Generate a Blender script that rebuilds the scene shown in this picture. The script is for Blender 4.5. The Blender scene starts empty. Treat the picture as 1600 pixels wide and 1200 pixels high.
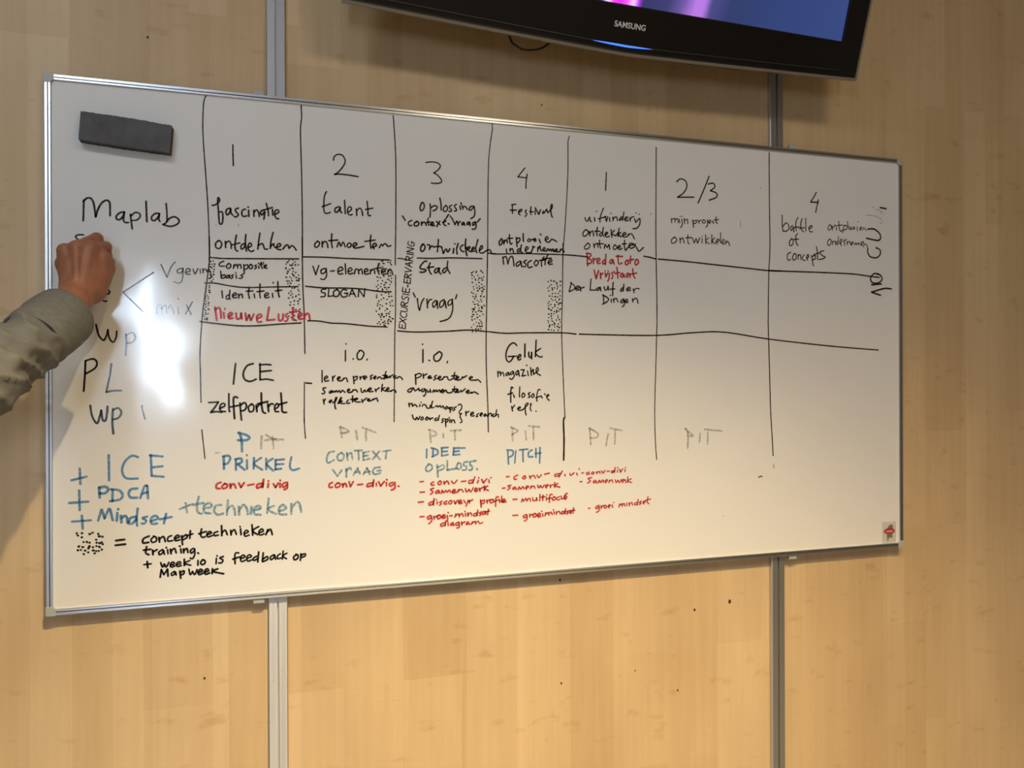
import bpy, bmesh, math, random
import numpy as np
from mathutils import Vector, Matrix, noise as mnoise
S = bpy.context.scene
C = S.collection
R = math.radians
Z0 = 1.0            # height of the whiteboard's lower edge above the floor
# ------------------------------------------------------------------ camera
cam = bpy.data.objects.new('camera', bpy.data.cameras.new('camera')); C.objects.link(cam)
cam.data.sensor_fit = 'HORIZONTAL'; cam.data.sensor_width = 36.0; cam.data.lens = 36.0 * 1230 / 1600
cam.data.clip_start = 0.02
def cam_matrix(loc, yaw, pit, rol):
    fw = Vector((math.sin(yaw)*math.cos(pit), math.cos(yaw)*math.cos(pit), math.sin(pit)))
    r0 = Vector((math.cos(yaw), -math.sin(yaw), 0)); u0 = r0.cross(fw)
    r = r0*math.cos(rol) + u0*math.sin(rol); u = u0*math.cos(rol) - r0*math.sin(rol)
    m = Matrix((r, u, -fw)).transposed().to_4x4(); m.translation = Vector(loc); return m
cam.matrix_world = cam_matrix((0.38518, -1.68059, Z0 + 0.42356), 0.303015, -0.00074, -0.003776)
S.camera = cam
# ------------------------------------------------------------------ world, exposure, lights
S.view_settings.view_transform = 'Standard'; S.view_settings.look = 'None'
S.view_settings.gamma = 1.0; S.view_settings.use_curve_mapping = False
S.view_settings.exposure = 0.0
try: S.cycles.use_denoising = True
except Exception: pass
w = bpy.data.worlds.new('world'); S.world = w; w.use_nodes = True
w.node_tree.nodes['Background'].inputs[0].default_value = (0.75, 0.85, 1.0, 1)
w.node_tree.nodes['Background'].inputs[1].default_value = 0.3
def light(name, kind, loc, energy, col, target=None, **kw):
    d = bpy.data.lights.new(name, kind); d.energy = energy; d.color = col
    for k, v in kw.items(): setattr(d, k, v)
    o = bpy.data.objects.new(name, d); C.objects.link(o); o.location = loc
    if target is not None:
        o.rotation_euler = (Vector(target) - Vector(loc)).to_track_quat('-Z', 'Y').to_euler()
    return o
# a cool panel at the left, a warm one at the right, warm recessed spots nearer the wall
light('ceiling_panel_light', 'AREA', (-0.50, -1.9, 3.04), 20, (0.80, 0.90, 1.0), (-0.50, -1.9, 0), shape='RECTANGLE', size=0.5, size_y=0.5)
light('ceiling_panel_light', 'AREA', (1.40, -2.1, 3.04), 20, (1.0, 0.86, 0.62), (1.40, -2.1, 0), shape='RECTANGLE', size=0.5, size_y=0.5)
for x, e, c in ((0.68, 730, (1.0, 0.775, 0.42)), (1.75, 245, (1.0, 0.68, 0.31))):
    light('ceiling_spot_light', 'SPOT', (x, -1.55, 3.02), e, c, (x, -1.55, 0), spot_size=R(103), spot_blend=1.0, shadow_soft_size=0.03)

# ------------------------------------------------------------------ materials
MATS = {}
def mat(name, col=(.5,.5,.5), rough=.5, metal=0.0, spec=.5, emit=None, estr=0.0, alpha=1.0):
    m = bpy.data.materials.new(name); m.use_nodes = True
    b = m.node_tree.nodes['Principled BSDF']
    b.inputs['Base Color'].default_value = (*col, 1); b.inputs['Roughness'].default_value = rough
    b.inputs['Metallic'].default_value = metal; b.inputs['Specular IOR Level'].default_value = spec
    b.inputs['Alpha'].default_value = alpha
    if emit: b.inputs['Emission Color'].default_value = (*emit, 1); b.inputs['Emission Strength'].default_value = estr
    MATS[name] = m; return m
def nd(m, t, **kw):
    n = m.node_tree.nodes.new(t)
    for k, v in kw.items():
        if k in n.inputs.keys(): n.inputs[k].default_value = v
        else: setattr(n, k, v)
    return n
def ln(m, a, b): m.node_tree.links.new(a, b)
def bsdf(m): return m.node_tree.nodes['Principled BSDF']
def ramp(m, stops, interp='LINEAR'):
    n = m.node_tree.nodes.new('ShaderNodeValToRGB'); n.color_ramp.interpolation = interp
    e = n.color_ramp.elements
    while len(e) < len(stops): e.new(0.5)
    for k, (p, c) in enumerate(stops): e[k].position = p; e[k].color = (*c, 1) if len(c) == 3 else c
    return n
def bump(m, sock, strength, dist):
    b = nd(m, 'ShaderNodeBump', Strength=strength, Distance=dist)
    ln(m, sock, b.inputs['Height']); ln(m, b.outputs[0], bsdf(m).inputs['Normal'])
def mixc(m, fac, a, b, mode='MIX'):
    n = m.node_tree.nodes.new('ShaderNodeMix'); n.data_type = 'RGBA'; n.blend_type = mode
    for s, v in ((n.inputs[0], fac), (n.inputs[6], a), (n.inputs[7], b)):
        if hasattr(v, 'is_linked'): ln(m, v, s)
        elif isinstance(v, tuple): s.default_value = (*v, 1)
        else: s.default_value = v
    return n.outputs[2]
def objmap(m, scale=(1,1,1), rot=(0,0,0), loc=(0,0,0)):
    t = nd(m, 'ShaderNodeTexCoord'); mp = nd(m, 'ShaderNodeMapping')
    mp.inputs['Scale'].default_value = scale; mp.inputs['Location'].default_value = loc; mp.inputs['Rotation'].default_value = rot
    ln(m, t.outputs['Object'], mp.inputs['Vector']); return mp.outputs[0]

def wood():
    m = mat('maple_veneer', (.6,.45,.28), .42, spec=.35)
    # staves run upright: brick rows across x, bricks along z
    v = objmap(m, (1,1,1), (R(90), 0, R(90)))
    t = nd(m, 'ShaderNodeTexCoord'); sx = nd(m, 'ShaderNodeSeparateXYZ'); ln(m, t.outputs['Object'], sx.inputs[0])
    cx = nd(m, 'ShaderNodeCombineXYZ'); ln(m, sx.outputs[2], cx.inputs[0]); ln(m, sx.outputs[0], cx.inputs[1])
    def brick(w_, h_, off, seedv):
        b = nd(m, 'ShaderNodeTexBrick', offset=off, offset_frequency=2, squash=1.0)
        b.inputs['Scale'].default_value = 1.0; b.inputs['Mortar Size'].default_value = 0.0
        b.inputs['Brick Width'].default_value = w_; b.inputs['Row Height'].default_value = h_
        b.inputs['Color1'].default_value = (0,0,0,1); b.inputs['Color2'].default_value = (1,1,1,1)
        a = nd(m, 'ShaderNodeVectorMath', operation='ADD'); a.inputs[1].default_value = (seedv, seedv*.37, 0)
        ln(m, cx.outputs[0], a.inputs[0]); ln(m, a.outputs[0], b.inputs['Vector']); return b.outputs['Color']
    b1 = brick(.83, .071, .37, 5.3); b2 = brick(1.31, .129, .61, 9.7)
    c1 = ramp(m, [(0,(.612,.442,.248)), (.5,(.652,.480,.278)), (1,(.692,.518,.308))]); ln(m, b1, c1.inputs[0])
    c2 = ramp(m, [(0,(.90,.87,.84)), (1,(1,1,1))]); ln(m, b2, c2.inputs[0])
    col = mixc(m, 1.0, c1.outputs[0], c2.outputs[0], 'MULTIPLY')
    g = nd(m, 'ShaderNodeTexNoise', Scale=1.0, Detail=5.0, Roughness=.6); ln(m, objmap(m, (70, 70, 3.2)), g.inputs['Vector'])
    gr = ramp(m, [(.3,(.93,.91,.89)), (.7,(1.03,1.03,1.03))]); ln(m, g.outputs[0], gr.inputs[0])
    col = mixc(m, .8, col, gr.outputs[0], 'MULTIPLY')
    k = nd(m, 'ShaderNodeTexNoise', Scale=1.0, Detail=3.0); ln(m, objmap(m, (16, 16, 34)), k.inputs['Vector'])
    kr = ramp(m, [(.62,(1,1,1)), (.76,(.80,.72,.66))]); ln(m, k.outputs[0], kr.inputs[0])
    col = mixc(m, .7, col, kr.outputs[0], 'MULTIPLY')
    f = nd(m, 'ShaderNodeTexNoise', Scale=1.0, Detail=2.0); ln(m, objmap(m, (5, 5, 2.2)), f.inputs['Vector'])
    fr = ramp(m, [(.35,(.93,.92,.92)), (.65,(1.02,1.02,1.02))]); ln(m, f.outputs[0], fr.inputs[0])
    col = mixc(m, 1.0, col, fr.outputs[0], 'MULTIPLY')
    ln(m, col, bsdf(m).inputs['Base Color']); bump(m, g.outputs[0], .05, .001)
    return m
wood()
def metal(name, col, rough, sc=(300,300,2), met=1.0):
    m = mat(name, col, rough, met)
    bsdf(m).inputs['Anisotropic'].default_value = .8; bsdf(m).inputs['Anisotropic Rotation'].default_value = .25
    tg = nd(m, 'ShaderNodeTangent', direction_type='RADIAL', axis='Z'); ln(m, tg.outputs[0], bsdf(m).inputs['Tangent'])
    n = nd(m, 'ShaderNodeTexNoise', Scale=1.0, Detail=2.0); ln(m, objmap(m, sc), n.inputs['Vector'])
    r_ = ramp(m, [(.3,(rough*.85,)*3), (.7,(rough*1.15,)*3)]); ln(m, n.outputs[0], r_.inputs[0]); ln(m, r_.outputs[0], bsdf(m).inputs['Roughness'])
    return m
metal('brushed_aluminium', (.62,.63,.65), .38)
metal('anodised_post', (.62,.62,.63), .42, met=.92)
metal('pale_aluminium', (.74,.75,.77), .36, (2,300,300))
mat('cap_plastic', (.42,.43,.41), .45)
def boardmat():
    m = mat('white_enamel', (.80,.785,.765), .125, spec=.6); bsdf(m).inputs['Coat Weight'].default_value = .12; bsdf(m).inputs['Coat Roughness'].default_value = .34
    n = nd(m, 'ShaderNodeTexNoise', Scale=1.0, Detail=4.0); ln(m, objmap(m, (2.2,2.2,2.2)), n.inputs['Vector'])
    r_ = ramp(m, [(.3,(.775,.765,.75)), (.7,(.805,.795,.78))]); ln(m, n.outputs[0], r_.inputs[0]); ln(m, r_.outputs[0], bsdf(m).inputs['Base Color'])
    # the enamelled sheet is very slightly uneven: tilt the normal by a smooth noise
    n2 = nd(m, 'ShaderNodeTexNoise', Scale=1.0, Detail=1.5); ln(m, objmap(m, (12,12,6), loc=(0,0,-.88)), n2.inputs['Vector'])
    g = nd(m, 'ShaderNodeNewGeometry')
    sb = nd(m, 'ShaderNodeVectorMath', operation='SUBTRACT'); sb.inputs[1].default_value = (.5,.5,.5); ln(m, n2.outputs['Color'], sb.inputs[0])
    ml = nd(m, 'ShaderNodeVectorMath', operation='MULTIPLY'); ml.inputs[1].default_value = (.075, 0, .05); ln(m, sb.outputs[0], ml.inputs[0])
    ad = nd(m, 'ShaderNodeVectorMath', operation='ADD'); ln(m, g.outputs['Normal'], ad.inputs[0]); ln(m, ml.outputs[0], ad.inputs[1])
    no = nd(m, 'ShaderNodeVectorMath', operation='NORMALIZE'); ln(m, ad.outputs[0], no.inputs[0]); ln(m, no.outputs[0], bsdf(m).inputs['Normal'])
    return m
boardmat()
def ink(name, col, a0, a1):
    m = mat('ink_'+name, col, .14, spec=.6); bsdf(m).inputs['Coat Weight'].default_value = .12; bsdf(m).inputs['Coat Roughness'].default_value = .34
    n = nd(m, 'ShaderNodeTexNoise', Scale=1.0, Detail=2.0); ln(m, objmap(m, (160,160,160)), n.inputs['Vector'])
    r_ = ramp(m, [(.35,(a0,)*3), (.65,(a1,)*3)]); ln(m, n.outputs[0], r_.inputs[0]); ln(m, r_.outputs[0], bsdf(m).inputs['Alpha'])
    return m
ink('black', (.012,.010,.009), .93, 1.0); ink('red', (.60,.045,.04), .72, .98); ink('pink', (.66,.075,.11), .68, .95)
ink('blue', (.065,.26,.54), .5, .9); ink('paleblue', (.10,.30,.46), .36, .72); ink('grey', (.18,.20,.20), .16, .5)
# ------------------------------------------------------------------ mesh helpers
class MB:
    def __init__(s): s.v = []; s.f = []
    def box(s, x0, x1, y0, y1, z0, z1):
        b = len(s.v); s.v += [(x,y,z) for z in (z0,z1) for y in (y0,y1) for x in (x0,x1)]
        s.f += [tuple(b+i for i in q) for q in ((0,2,3,1),(4,5,7,6),(0,1,5,4),(2,6,7,3),(0,4,6,2),(1,3,7,5))]; return s
    def prism(s, prof, fn, t0, t1):
        """closed 2D profile swept between two stations; fn(a, b, t) -> xyz"""
        b = len(s.v); n = len(prof)
        s.v += [fn(a, c, t0) for a, c in prof] + [fn(a, c, t1) for a, c in prof]
        s.f += [(b+i, b+(i+1)%n, b+n+(i+1)%n, b+n+i) for i in range(n)]
        s.f += [tuple(b+n-1-i for i in range(n)), tuple(b+n+i for i in range(n))]; return s
    def tube(s, pts, rad, n=12, caps=True):
        P = [Vector(p) for p in pts]; b = len(s.v); m = len(P); up = None
        for i, p in enumerate(P):
            t = (P[min(i+1,m-1)] - P[max(i-1,0)]).normalized()
            if up is None: up = Vector((0,0,1)) if abs(t.z) < .9 else Vector((1,0,0))
            a = t.cross(up).normalized(); c = a.cross(t).normalized(); up = c
            r_ = rad(i/(m-1)) if callable(rad) else rad
            for k in range(n):
                th = 2*math.pi*k/n; s.v.append(tuple(p + (a*math.cos(th) + c*math.sin(th))*r_))
        for i in range(m-1):
            for k in range(n): s.f.append((b+i*n+k, b+i*n+(k+1)%n, b+(i+1)*n+(k+1)%n, b+(i+1)*n+k))
        if caps: s.f += [tuple(b+n-1-k for k in range(n)), tuple(b+(m-1)*n+k for k in range(n))]
        return s
    def build(s, name, material, parent=None, smooth=False, bev=0.0, seg=2):
        me = bpy.data.meshes.new(name); me.from_pydata(s.v, [], s.f); me.validate()
        bm = bmesh.new(); bm.from_mesh(me); bmesh.ops.recalc_face_normals(bm, faces=bm.faces); bm.to_mesh(me); bm.free()
        return link(name, me, material, parent, smooth, bev, seg)
def link(name, me, material, parent=None, smooth=False, bev=0.0, seg=2):
    o = bpy.data.objects.new(name, me); C.objects.link(o)
    me.materials.append(MATS[material] if isinstance(material, str) else material)
    if smooth:
        for p in me.polygons: p.use_smooth = True
    if bev:
        md = o.modifiers.new('bevel', 'BEVEL'); md.width = bev; md.segments = seg; md.limit_method = 'ANGLE'
    if parent: o.parent = parent
    return o
def thing(name, label, cat, loc=(0,0,0), rot=(0,0,0), group=None):
    o = bpy.data.objects.new(name, None); C.objects.link(o); o.location = loc; o.rotation_euler = rot
    o['label'] = label; o['category'] = cat
    o.empty_display_size = .1
    if group: o['group'] = group
    return o
def tag(o, label, cat=None, group=None):
    o['label'] = label
    if cat: o['category'] = cat
    if group: o['group'] = group
    return o
def struct(o): o['kind'] = 'structure'; return o
# ------------------------------------------------------------------ room shell
YW = 0.0180          # face of the veneered wall panels (board face is y = 0)
X0, X1, YB, ZC = -2.6, 4.6, -4.6, 3.1
mat('painted_wall', (.50,.46,.42), .7); mat('ceiling_paint', (.62,.60,.57), .8)
def floormat():
    m = mat('grey_carpet', (.16,.15,.14), .9)
    n = nd(m, 'ShaderNodeTexNoise', Scale=220.0, Detail=2.0); r_ = ramp(m, [(.3,(.12,.115,.11)), (.7,(.2,.19,.18))])
    ln(m, n.outputs[0], r_.inputs[0]); ln(m, r_.outputs[0], bsdf(m).inputs['Base Color'])
floormat()
wall = struct(MB().box(X0, X1, YW, YW+.1, 0, ZC).build('wall_front', 'maple_veneer')); wall['label'] = 'maple veneered wall panels behind the whiteboard'
struct(MB().box(X0-.1, X1+.1, YB-.1, YW+.1, -.1, 0).build('floor', 'grey_carpet'))
struct(MB().box(X0-.1, X1+.1, YB-.1, YW+.1, ZC, ZC+.1).build('ceiling', 'ceiling_paint'))
struct(MB().box(X0-.1, X0, YB, YW+.1, 0, ZC).build('wall_left', 'painted_wall'))
struct(MB().box(X1, X1+.1, YB, YW+.1, 0, ZC).build('wall_right', 'painted_wall'))
WX0, WX1, WZ0, WZ1 = -.50, -.27, 1.20, 2.18          # tall narrow window in the rear wall
mb = MB().box(X0-.1, WX0, YB-.1, YB, 0, ZC).box(WX1, X1+.1, YB-.1, YB, 0, ZC).box(WX0, WX1, YB-.1, YB, 0, WZ0).box(WX0, WX1, YB-.1, YB, WZ1, ZC)
struct(mb.build('wall_rear', 'painted_wall'))
mat('window_paint', (.75,.75,.73), .4)
mat('daylit_pane', (.8,.85,.9), .3, emit=(.64,.79,1.0), estr=52.0)
for n_, (a_, b_, c_, d_), pm in (('window_1', (WX0, WX1, WZ0, WZ1), 'daylit_pane'),):
    fr = MB().box(a_, b_, YB-.06, YB-.02, c_, c_+.03).box(a_, b_, YB-.06, YB-.02, d_-.03, d_).box(a_, a_+.03, YB-.06, YB-.02, c_+.03, d_-.03).box(b_-.03, b_, YB-.06, YB-.02, c_+.03, d_-.03)
    win = struct(fr.build(n_, 'window_paint', bev=.003))
    MB().box(a_+.03, b_-.03, YB-.05, YB-.04, c_+.03, d_-.03).build('pane', pm, win)
struct(MB().box(X0, X1, YW-.005, YW, 0, .07).build('baseboard_front', 'anodised_post', bev=.002))
# aluminium posts between the wall panels, each with a centre groove
def post(name, xa, xb):
    c = (xa+xb)/2; g = .0021; yf = .0070
    prof = [(xa,YW), (xa,yf+.002), (xa+.002,yf), (c-g,yf), (c-g,yf+.0095), (c+g,yf+.0095), (c+g,yf), (xb-.002,yf), (xb,yf+.002), (xb,YW)]
    return struct(MB().prism(prof, lambda a,b,t: (a,b,t), 0.0, ZC).build(name, 'anodised_post'))
post('trim_1', .3880, .4268); post('trim_2', 1.5930, 1.6315); post('trim_3', -.8170, -.7785); post('trim_4', 2.7980, 2.8365)
mat('dark_speck', (.03,.025,.02), .8)
for x, z, r_ in ((1.030,-.030,.0026),(1.380,-.130,.0030),(1.478,-.118,.0042),(1.0325,-.268,.0022),(1.333,-.320,.0022),(.265,-.168,.0022),(1.22,-.26,.0015),(.99,1.06,.002),(.165,1.11,.0022)):
    m_ = MB(); m_.v = [(x+r_*math.cos(k*.785), YW-.0006, Z0+z+r_*1.3*math.sin(k*.785)) for k in range(8)]; m_.f = [tuple(range(8))]
    m_.build('nail_hole', 'dark_speck', wall)
# ------------------------------------------------------------------ whiteboard
WB, HB, RW = 1.98, 1.0, .0115      # writing area and frame rail width
board = thing('whiteboard', 'large wall-mounted whiteboard in an aluminium frame, covered in a handwritten grid of notes', 'whiteboard', (0,0,Z0))
surf = MB().box(-.004, WB+.004, 0, .0066, -.004, HB+.004).build('writing_surface', 'white_enamel', board)
h = RW; d0, d1 = -.0045, .0068
rail = [(0,d1),(0,d0+.0015),(.001,d0),(.0042,d0),(.0042,d0+.003),(.0062,d0+.003),(.0062,d0),(h-.001,d0),(h,d0+.0015),(h,d1)]
cc = .0125
mat('groove_shade_tone', (.05,.05,.055), .6)
groove_shade = [(.0041,d0+.0012),(.0063,d0+.0012),(.0063,d0+.003),(.0041,d0+.003)]  # dark strip laid in the rail groove, painting in the shade of the gap
for fn, t1 in ((lambda a,b,t: (t,b,HB+a), WB), (lambda a,b,t: (t,b,-a), WB), (lambda a,b,t: (-a,b,t), HB), (lambda a,b,t: (WB+a,b,t), HB)):
    rl = MB().prism(rail, fn, 0.004, t1-.004).build('frame_rail', 'pale_aluminium', board)
    MB().prism(groove_shade, fn, 0.0045, t1-.0045).build('groove_shade', 'groove_shade_tone', rl)
for sx in (0,1):
    for sz in (0,1):
        xo = (-1 if sx == 0 else 1); zo = (-1 if sz == 0 else 1); X = WB*sx; Z = HB*sz
        pts = [(-.006,-.006), (-.001,-.006), (.0, -.005)]
        prof = [(.0125,.0095),(.0115,.0115),(.0095,.0125),(-.005,.0125),(-.005,0.0),(-.002,-.002),(0.0,-.005),(.0125,-.005)]
        MB().prism(prof, lambda a,b,t: (X+xo*a, t, Z+zo*b), -.0055, .0068).build('corner_cap', 'cap_plastic', board, bev=.0008)
for x, z in ((.372,HB+.0115),(.370,-.0215),(1.655,HB+.0115),(1.650,-.0215)):
    m_ = MB().box(x-.011, x+.011, -.001, .0066, z, z+.010).box(x-.007, x+.007, .0, .0178, z+.002, z+.008)
    m_.build('mounting_clip', 'cap_plastic', board, bev=.001)
INK = [
('ruled_line',None,'black',2.6,'2744 10015 2692 9866 2673 9505 2676 9174 2713 8569 2754 7908 2778 7356 2784 6803|2785 7186 2786 6754 2732 6258 2658 5701 2628 5331 2603 4838 2610 4407 2617 3883'),
('ruled_line',None,'black',2.3,'2630 3336 2656 3077 2687 2761'),
('ruled_line',None,'black',2.6,'4568 9988 4576 9745 4553 9457 4571 8600 4582 7742 4584 6897|4578 7279 4586 6322 4612 5683 4624 4869'),
('ruled_line',None,'black',2.4,'4612 4277 4603 3446|4602 3711 4612 3354 4629 3115'),
('ruled_line',None,'black',2.4,'6470 9962 6504 9431 6521 8886 6516 7791 6502 6914 6504 6778'),
('ruled_line',None,'black',2.4,'6506 6559 6503 5875 6495 5566 6483 5122 6463 3429'),
('ruled_line',None,'black',2.4,'8659 10005 8670 9878 8622 9562 8585 9190 8564 8479 8555 7628 8546 6791|8554 7344 8531 6280 8509 5217 8513 4508 8540 3799 8552 3161'),
('ruled_line',None,'black',2.2,'10501 9887 10469 9723 10467 9196 10442 8609 10392 7874 10343 7287 10326 6862|10336 7433 10320 6336 10297 5423 10324 4510 10367 3487'),
('ruled_line',None,'black',4.2,'10366 3460 10333 3365 10344 2943 10334 2483'),
('ruled_line',None,'black',2.6,'12711 9820 12704 8916 12696 7853 12701 7145 12713 6437 12718 5728|12719 5728 12688 4816 12649 3602 12663 2843 12695 2417'),
('ruled_line',None,'black',2.8,'15842 9959 15841 8768 15854 7653 15816 6907 15794 5791|15791 5791 15824 4675 15856 3559 15891 2983 15926 2408'),
('ruled_line',None,'black',1.8,'15938 2191 15942 2096'),
('ruled_line',None,'black',3.0,'2783 6779 3039 6765 3629 6785 4508 6820'),
('ruled_line',None,'black',3.0,'4576 6864 5006 6877 5480 6872 6372 6878'),
('ruled_line',None,'black',3.0,'2695 6257 2892 6263 3183 6217 3478 6196 3927 6220 4490 6248'),
('ruled_line',None,'black',3.0,'4645 6260 5003 6239 5478 6248 5799 6239 6124 6204 6403 6196'),
('ruled_line',None,'black',3.0,'2606 5490 2888 5459 3327 5420 3683 5427 4105 5466 4549 5500'),
('ruled_line',None,'black',3.0,'4682 5547 4907 5546 5158 5509 5475 5502 5958 5459 6324 5449'),
('ruled_line',None,'black',3.0,'6552 6920 6672 6915 6741 6883'),
('ruled_line',None,'black',3.0,'6977 6945 7300 6953 7726 6982 8420 6995'),
('ruled_line',None,'black',3.0,'8560 7125 8745 7112 9344 7150 9877 7163 10343 7170 10657 7166'),
('ruled_line',None,'black',3.0,'6546 5369 6943 5351 7648 5380 8115 5412 8535 5384'),
('ruled_line',None,'black',3.0,'8561 5384 8961 5355 9488 5374 10296 5386 10650 5362'),
('ruled_line',None,'black',3.0,'10395 7172 10762 7158 10929 7148'),
('ruled_line',None,'black',3.2,'12376 7226 12532 7208 12689 7173'),
('ruled_line',None,'black',3.4,'12748 7175 13466 7149 14283 7104 15121 7058 15821 7019 16170 7021|15815 7025 16517 7027 17416 7035 18339 7032 18905 6991 19192 6974'),
('ruled_line',None,'black',3.2,'10729 5364 11288 5357 12707 5363 13633 5438 14514 5468 15845 5313 17505 5172 19149 5072'),
('ruled_line',None,'black',2.6,'1763 6436 1215 6031|1215 6031 1571 5660'),
('ruled_line',None,'black',3.8,'4646 4261 4752 4251'),
('handwriting',"black handwritten numeral 1 over 'fascinatie'",'black',3.2,'3236 9062 3238 8861 3243 8644'),
('handwriting',"black handwritten numeral 2 over 'talent'",'black',3.1,'5217 8910 5231 8983 5302 9039 5402 9027 5456 8929 5430 8825 5330 8687 5238 8616|5238 8616 5329 8629 5501 8627 5725 8606'),
('handwriting','black handwritten numeral 3','black',2.9,'7173 9020 7294 9043 7421 9034 7491 8976 7448 8889 7344 8806|7344 8806 7434 8763 7518 8658 7490 8605 7377 8583 7286 8585'),
('handwriting',"black handwritten numeral 4 over 'Festival'",'black',2.9,'9427 9080 9336 8963 9260 8866|9260 8866 9471 8858|9481 8940 9456 8771 9449 8621'),
('handwriting',"black handwritten numeral 1 over 'uitvinderij'",'black',2.9,'11420 9130 11412 8928 11400 8709'),
('handwriting',"black handwritten '2/3'",'black',3.1,'13252 9045 13353 9124 13494 9080 13522 8939 13432 8789 13271 8678|13271 8678 13715 8708|14135 9243 14002 8937 13829 8571|14105 9053 14250 9081 14291 8993 14166 8894|14166 8894 14332 8851 14339 8750 14132 8663'),
('handwriting',"black handwritten numeral 4 over 'battle of concepts'",'black',3.1,'17233 9068 17151 8930 17061 8810|17061 8810 17296 8818|17296 8883 17250 8709 17213 8554'),
('handwriting',"black handwritten word 'Maplab'",'black',3.6,'531 7375 537 7528 543 7773|532 7742 601 7814 670 7806 711 7723 730 7601 746 7464|746 7464 785 7605 849 7732 933 7793 988 7756 996 7649 996 7501|1240 7587 1169 7567 1107 7501 1113 7440 1169 7437 1225 7508 1248 7587|1248 7587 1231 7462 1239 7400 1281 7381 1318 7389|1352 7547 1366 7423 1383 7269|1361 7516 1438 7589 1514 7572 1525 7511 1465 7445 1380 7430|1632 7820 1645 7424|1867 7594 1795 7589 1731 7523 1737 7461 1788 7454 1852 7530 1873 7594|1873 7594 1858 7483 1881 7438|1992 7799 2006 7618 2002 7445 1938 7384|2005 7445 2055 7511 2142 7547 2215 7504 2223 7441 2156 7381 2054 7353 1932 7384'),
('handwriting','black letter S being written under the hand','black',3.2,'535 7106 448 7101 399 7062 448 7010 516 6970 570 6918 543 6856 461 6836'),
('handwriting','black letter e beside the hand','black',3.4,'938 6066 978 6051 978 6006 923 5980 859 5953 849 5896 878 5851 930 5852'),
('handwriting',"black handwritten word 'Vgeving'",'black',2.5,'1895 6599 1998 6358|2005 6347 2076 6550 2153 6655|2286 6540 2198 6506 2198 6441 2268 6455 2303 6533|2296 6532 2292 6388 2267 6273 2197 6244 2127 6268|2349 6458 2427 6488 2409 6537 2356 6512 2349 6428 2427 6423|2480 6528 2515 6434 2569 6543|2612 6533 2618 6450|2662 6547 2668 6459|2669 6509 2712 6541 2740 6481|2790 6502 2740 6519 2747 6474 2790 6502 2819 6388 2775 6348'),
('handwriting',"black handwritten word 'mix' partly lost in the glare",'black',2.5,'1811 5636 1822 5787 1892 5800 1905 5649|1905 5732 1975 5802 1995 5651|2020 5735 2066 5804 2125 5643|2195 5777 2212 5634|2206 5937 2210 5926|2354 5819 2441 5631|2467 5880 2335 5629'),
('handwriting',"black handwritten 'wp' right of the cuff",'black',3.4,'744 5401 793 5188 876 5097 926 5190 950 5301|950 5301 976 5135 1043 5062 1094 5155 1104 5274|1263 5232 1272 5046 1261 4815|1269 5195 1382 5253 1432 5160 1381 5066 1286 5046'),
('handwriting',"black handwritten letters 'PL'",'black',3.6,'560 4700 549 4413 528 4119|560 4700 692 4737 758 4671 724 4560 559 4450|1008 4643 980 4413 916 4098|916 4098 1040 4123 1181 4126'),
('handwriting',"black handwritten 'wp 1' under 'PL'",'black',4.0,'639 3843 671 3640 754 3498 804 3638 828 3748|828 3748 854 3563 904 3555 931 3710 938 3821|1032 3775 1021 3523 1036 3293|1031 3745 1122 3789 1179 3706 1132 3603 1031 3567'),
('handwriting',"black numeral 1 beside the lower 'wp'",'black',3.2,'1540 3832 1563 3700 1597 3569'),
('handwriting',"black handwritten word 'fascinatie'",'black',3.4,'2839 7817 2891 7828 2957 7880 2983 7937 2957 7983 2944 7921 2956 7727 2969 7533 2981 7456 3020 7458 3039 7537 3039 7649 3021 7703 2969 7686|3179 7783 3113 7751 3100 7680 3126 7640 3171 7698 3192 7775 3192 7686 3231 7646|3337 7793 3276 7761 3297 7706 3337 7667 3297 7614 3257 7620|3470 7781 3416 7755 3398 7684 3429 7630 3496 7648|3531 7763 3536 7637|3520 7829 3526 7821|3630 7769 3634 7642|3635 7727 3683 7778 3723 7732 3736 7648|3831 7787 3777 7764 3763 7707 3790 7680 3844 7754 3836 7669 3825 7597|3872 7925 3906 7786 3917 7673|3817 7780 3993 7848|3993 7805 4001 7693|4039 7709 4115 7756 4102 7804 4047 7780 4039 7695 4074 7626 4115 7628'),
('handwriting',"black handwritten word 'ontdekken' under 'fascinatie'",'black',3.4,'2954 7116 2902 7058 2914 6975 2979 6964 3019 7049 2980 7117 2941 7109|3085 7108 3092 6983|3092 7067 3150 7120 3189 7072 3197 6974|3295 7245 3274 7104 3273 6964 3321 6924|3216 7045 3361 7094|3440 7084 3387 7040 3387 6970 3440 7000 3467 7085|3476 7268 3467 7114 3485 6932|3520 7004 3587 7049 3560 7104 3520 7046 3520 6976 3573 6928 3626 6953|3748 7311 3721 7126 3707 6985|3715 7055 3788 7101 3815 7060 3841 6991 3895 6994|4005 7339 3964 7167 3949 7010|3955 7053 4018 7113 4017 7070 4044 7029|4066 7030 4153 7077 4126 7118 4077 7073 4085 7003 4153 6992|4194 7008 4249 7081 4290 7098 4317 7028|4317 7028 4372 7087 4414 7061 4460 6997'),
('handwriting',"black handwritten word 'talent'",'black',3.2,'5073 8248 5030 8144 5015 7941 5029 7812 5085 7793 5150 7820|4982 7925 5157 8002|5327 7947 5255 7913 5241 7840 5284 7828 5341 7904 5355 7948 5349 7861 5383 7825|5441 8090 5455 7809|5512 7842 5584 7905 5561 7961 5512 7929 5503 7827 5555 7786 5598 7803|5685 7925 5693 7786|5693 7882 5757 7945 5800 7889 5814 7793|5908 8101 5925 7940 5930 7809 5983 7803|5873 7922 6027 7962'),
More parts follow.
